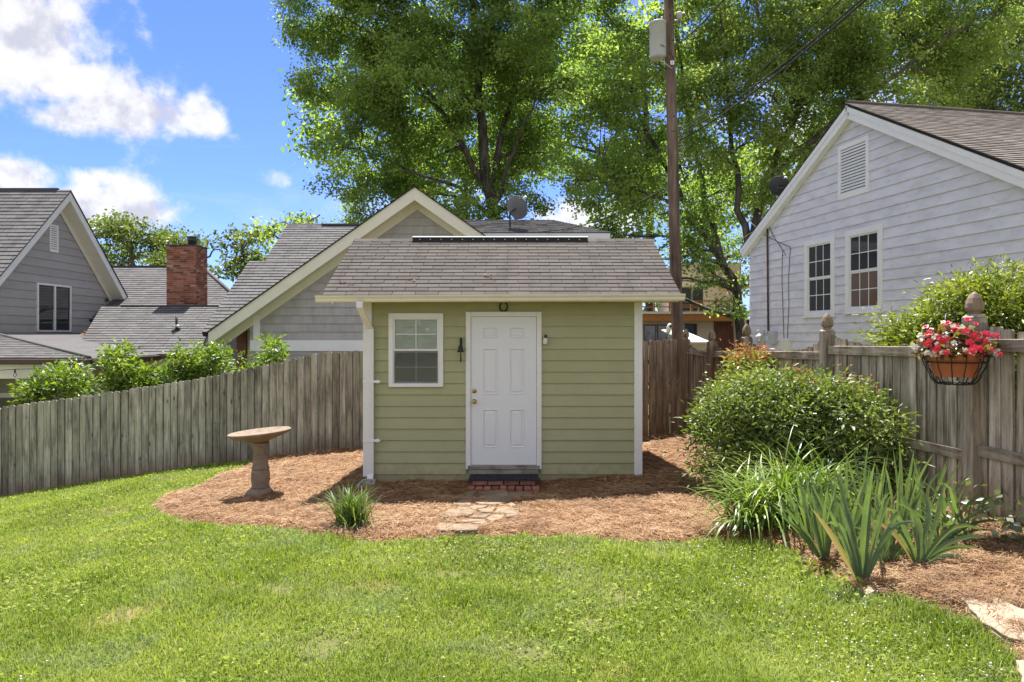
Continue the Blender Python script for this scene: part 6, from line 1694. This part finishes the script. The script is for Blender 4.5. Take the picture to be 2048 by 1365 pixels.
# white clover heads
N = 9000
x, y = lawn_points(N, 3.0, 13.0, True)
f_ = np.sin(x * 1.1 + 2.2 + np.sin(y * 1.7)) * np.sin(y * 1.3 + np.sin(x * 1.6)); s_ = bed_sd(x, y)
k = (s_ < -.05) & (x < fx(y) - .1) & (((s_ > -.8) & (rs.random(N) < .30) & (x > -1)) | ((f_ > .45) & (rs.random(N) < .16)) | (rs.random(N) < .012))
x, y = x[k], y[k]; n = len(x); z = gz(x, y) + rs.uniform(.045, .075, n)
oc = np.array([[1, 0, 0], [0, 1, 0], [-1, 0, 0], [0, -1, 0], [0, 0, .9], [0, 0, -.7]]); sz = (.0075 * rs.uniform(.7, 1.25, n))[:, None, None]
V = np.stack([x, y, z], 1)[:, None, :] + oc[None] * sz; i0 = np.arange(n)[:, None] * 6
Fc = np.concatenate([i0 + np.array([[a, b, 4]]) for a, b in ((0, 1), (1, 2), (2, 3), (3, 0))] + [i0 + np.array([[b, a, 5]]) for a, b in ((0, 1), (1, 2), (2, 3), (3, 0))], 0)
me = fast_mesh('clover_blooms', V.reshape(-1, 3), [Fc], np.repeat(rs.random(n), 6)); setp(link('clover_blooms', me, M['clover_bloom']), 'small white clover heads dotted over the lawn', 'clover flowers', kind='stuff')

# pine straw needles
N = 330000
y = 3.0 * (14.0 / 3.0) ** rs.random(N); x = rs.uniform(-1, 1, N) * (.78 * y + .4)
s_ = bed_sd(x, y)
k = (s_ > -.12 + np.abs(rs.normal(0, .07, N))) & (x < fx(y) + .1) & ~((x > -2.06) & (x < 1.8) & (y > SY - .02))
step_in = (x > -.62) & (x < .42) & (y > 9.19); k &= ~step_in
# keep most of the needles off the flagstones
fl_pts = np.array([list(np.mean([list(gnd(760 + a / 3.793, 900 + b / 3.793))[:2] for a, b in pl], 0)) + [max(np.ptp([gnd(760 + a / 3.793, 900 + b / 3.793)[0] for a, b in pl]), .2) / 2] for pl in FL])
for (fx_, fy_, fr_) in fl_pts:
    d_ = np.hypot(x - fx_, y - fy_); k &= ~((d_ < fr_ * .95) & (rs.random(N) < .74))
x, y = x[k], y[k]; s_ = s_[k]; n = len(x)
z = bed_z(x, y, s_) + np.abs(rs.normal(0, .010, n)) + .003
big = np.sin(x * 3.1 + np.sin(y * 2.7) * 2) * 1.4 + np.sin(y * 2.3) * 1.2
az = big + rs.normal(0, .9, n); L = rs.uniform(.05, .13, n) * (1 + .02 * y); w = (.0014 + .00032 * y) * rs.uniform(.7, 1.3, n)
tl = rs.normal(0, .16, n); d = np.stack([np.cos(az), np.sin(az), tl], 1); sd2 = np.stack([-np.sin(az), np.cos(az), rs.normal(0, .5, n)], 1)
C = np.stack([x, y, z], 1); cv = rs.normal(0, .13, n)
a0 = C - d * (L / 2)[:, None]; a1 = C + sd2 * (cv * L)[:, None] + up3 * .004; a2_ = C + d * (L / 2)[:, None]
V = np.stack([a0 + sd2 * w[:, None] * .5, a0 - sd2 * w[:, None] * .5, a1 + sd2 * w[:, None] * .5, a1 - sd2 * w[:, None] * .5, a2_], 1); i0 = np.arange(n)[:, None] * 5
me = fast_mesh('pine_straw', V.reshape(-1, 3), [i0 + np.array([[0, 1, 3, 2]]), i0 + np.array([[2, 3, 4]])], np.repeat(np.clip(rs.beta(2, 2, n), 0, 1), 5))
setp(link('pine_straw', me, M['straw']), 'loose reddish pine straw needles over the bed', 'pine straw', kind='stuff')

# fallen leaves caught on the roofs
r = np.random.default_rng(3); c = []
for px, py in ((693, 578), (823, 572), (980, 566)): c.append(np.array(W(px, py, EVY + .1 + (590 - py) / 60)) + r.normal(size=(5, 3)) * np.array([.03, .02, .004]))
c = np.concatenate(c); 
yy = c[:, 1]; c[:, 2] = EVZ + (yy - EVY) * (RGZ - EVZ) / (RGY - EVY) + .03
setp(link('roof_leaves', leaf_mesh('roof_leaves', c, .055, .03, r, .8, 0), M['dead_leaf']), 'a few dry brown leaves lying on the shed shingles', 'leaves', kind='stuff')
c = np.array(W(205, 686, 20.5)) + r.normal(size=(160, 3)) * np.array([.30, .25, .0]); c[:, 2] = ez + .02 + (-(c[:, 0]) - 9.35) * .149 + np.abs(r.normal(0, .05, 160)) + .03
setp(link('leaf_litter', leaf_mesh('leaf_litter', c, .12, .06, r, .6, 0), M['dead_leaf']), 'heap of dry leaves in the valley of the left roofs', 'leaves', kind='stuff')
print('SHINGLES', nsh, 'OBJECTS', len(bpy.data.objects), 'TRIS', sum(len(o.data.loops) - 2 * len(o.data.polygons) for o in bpy.data.objects if o.type == 'MESH'))
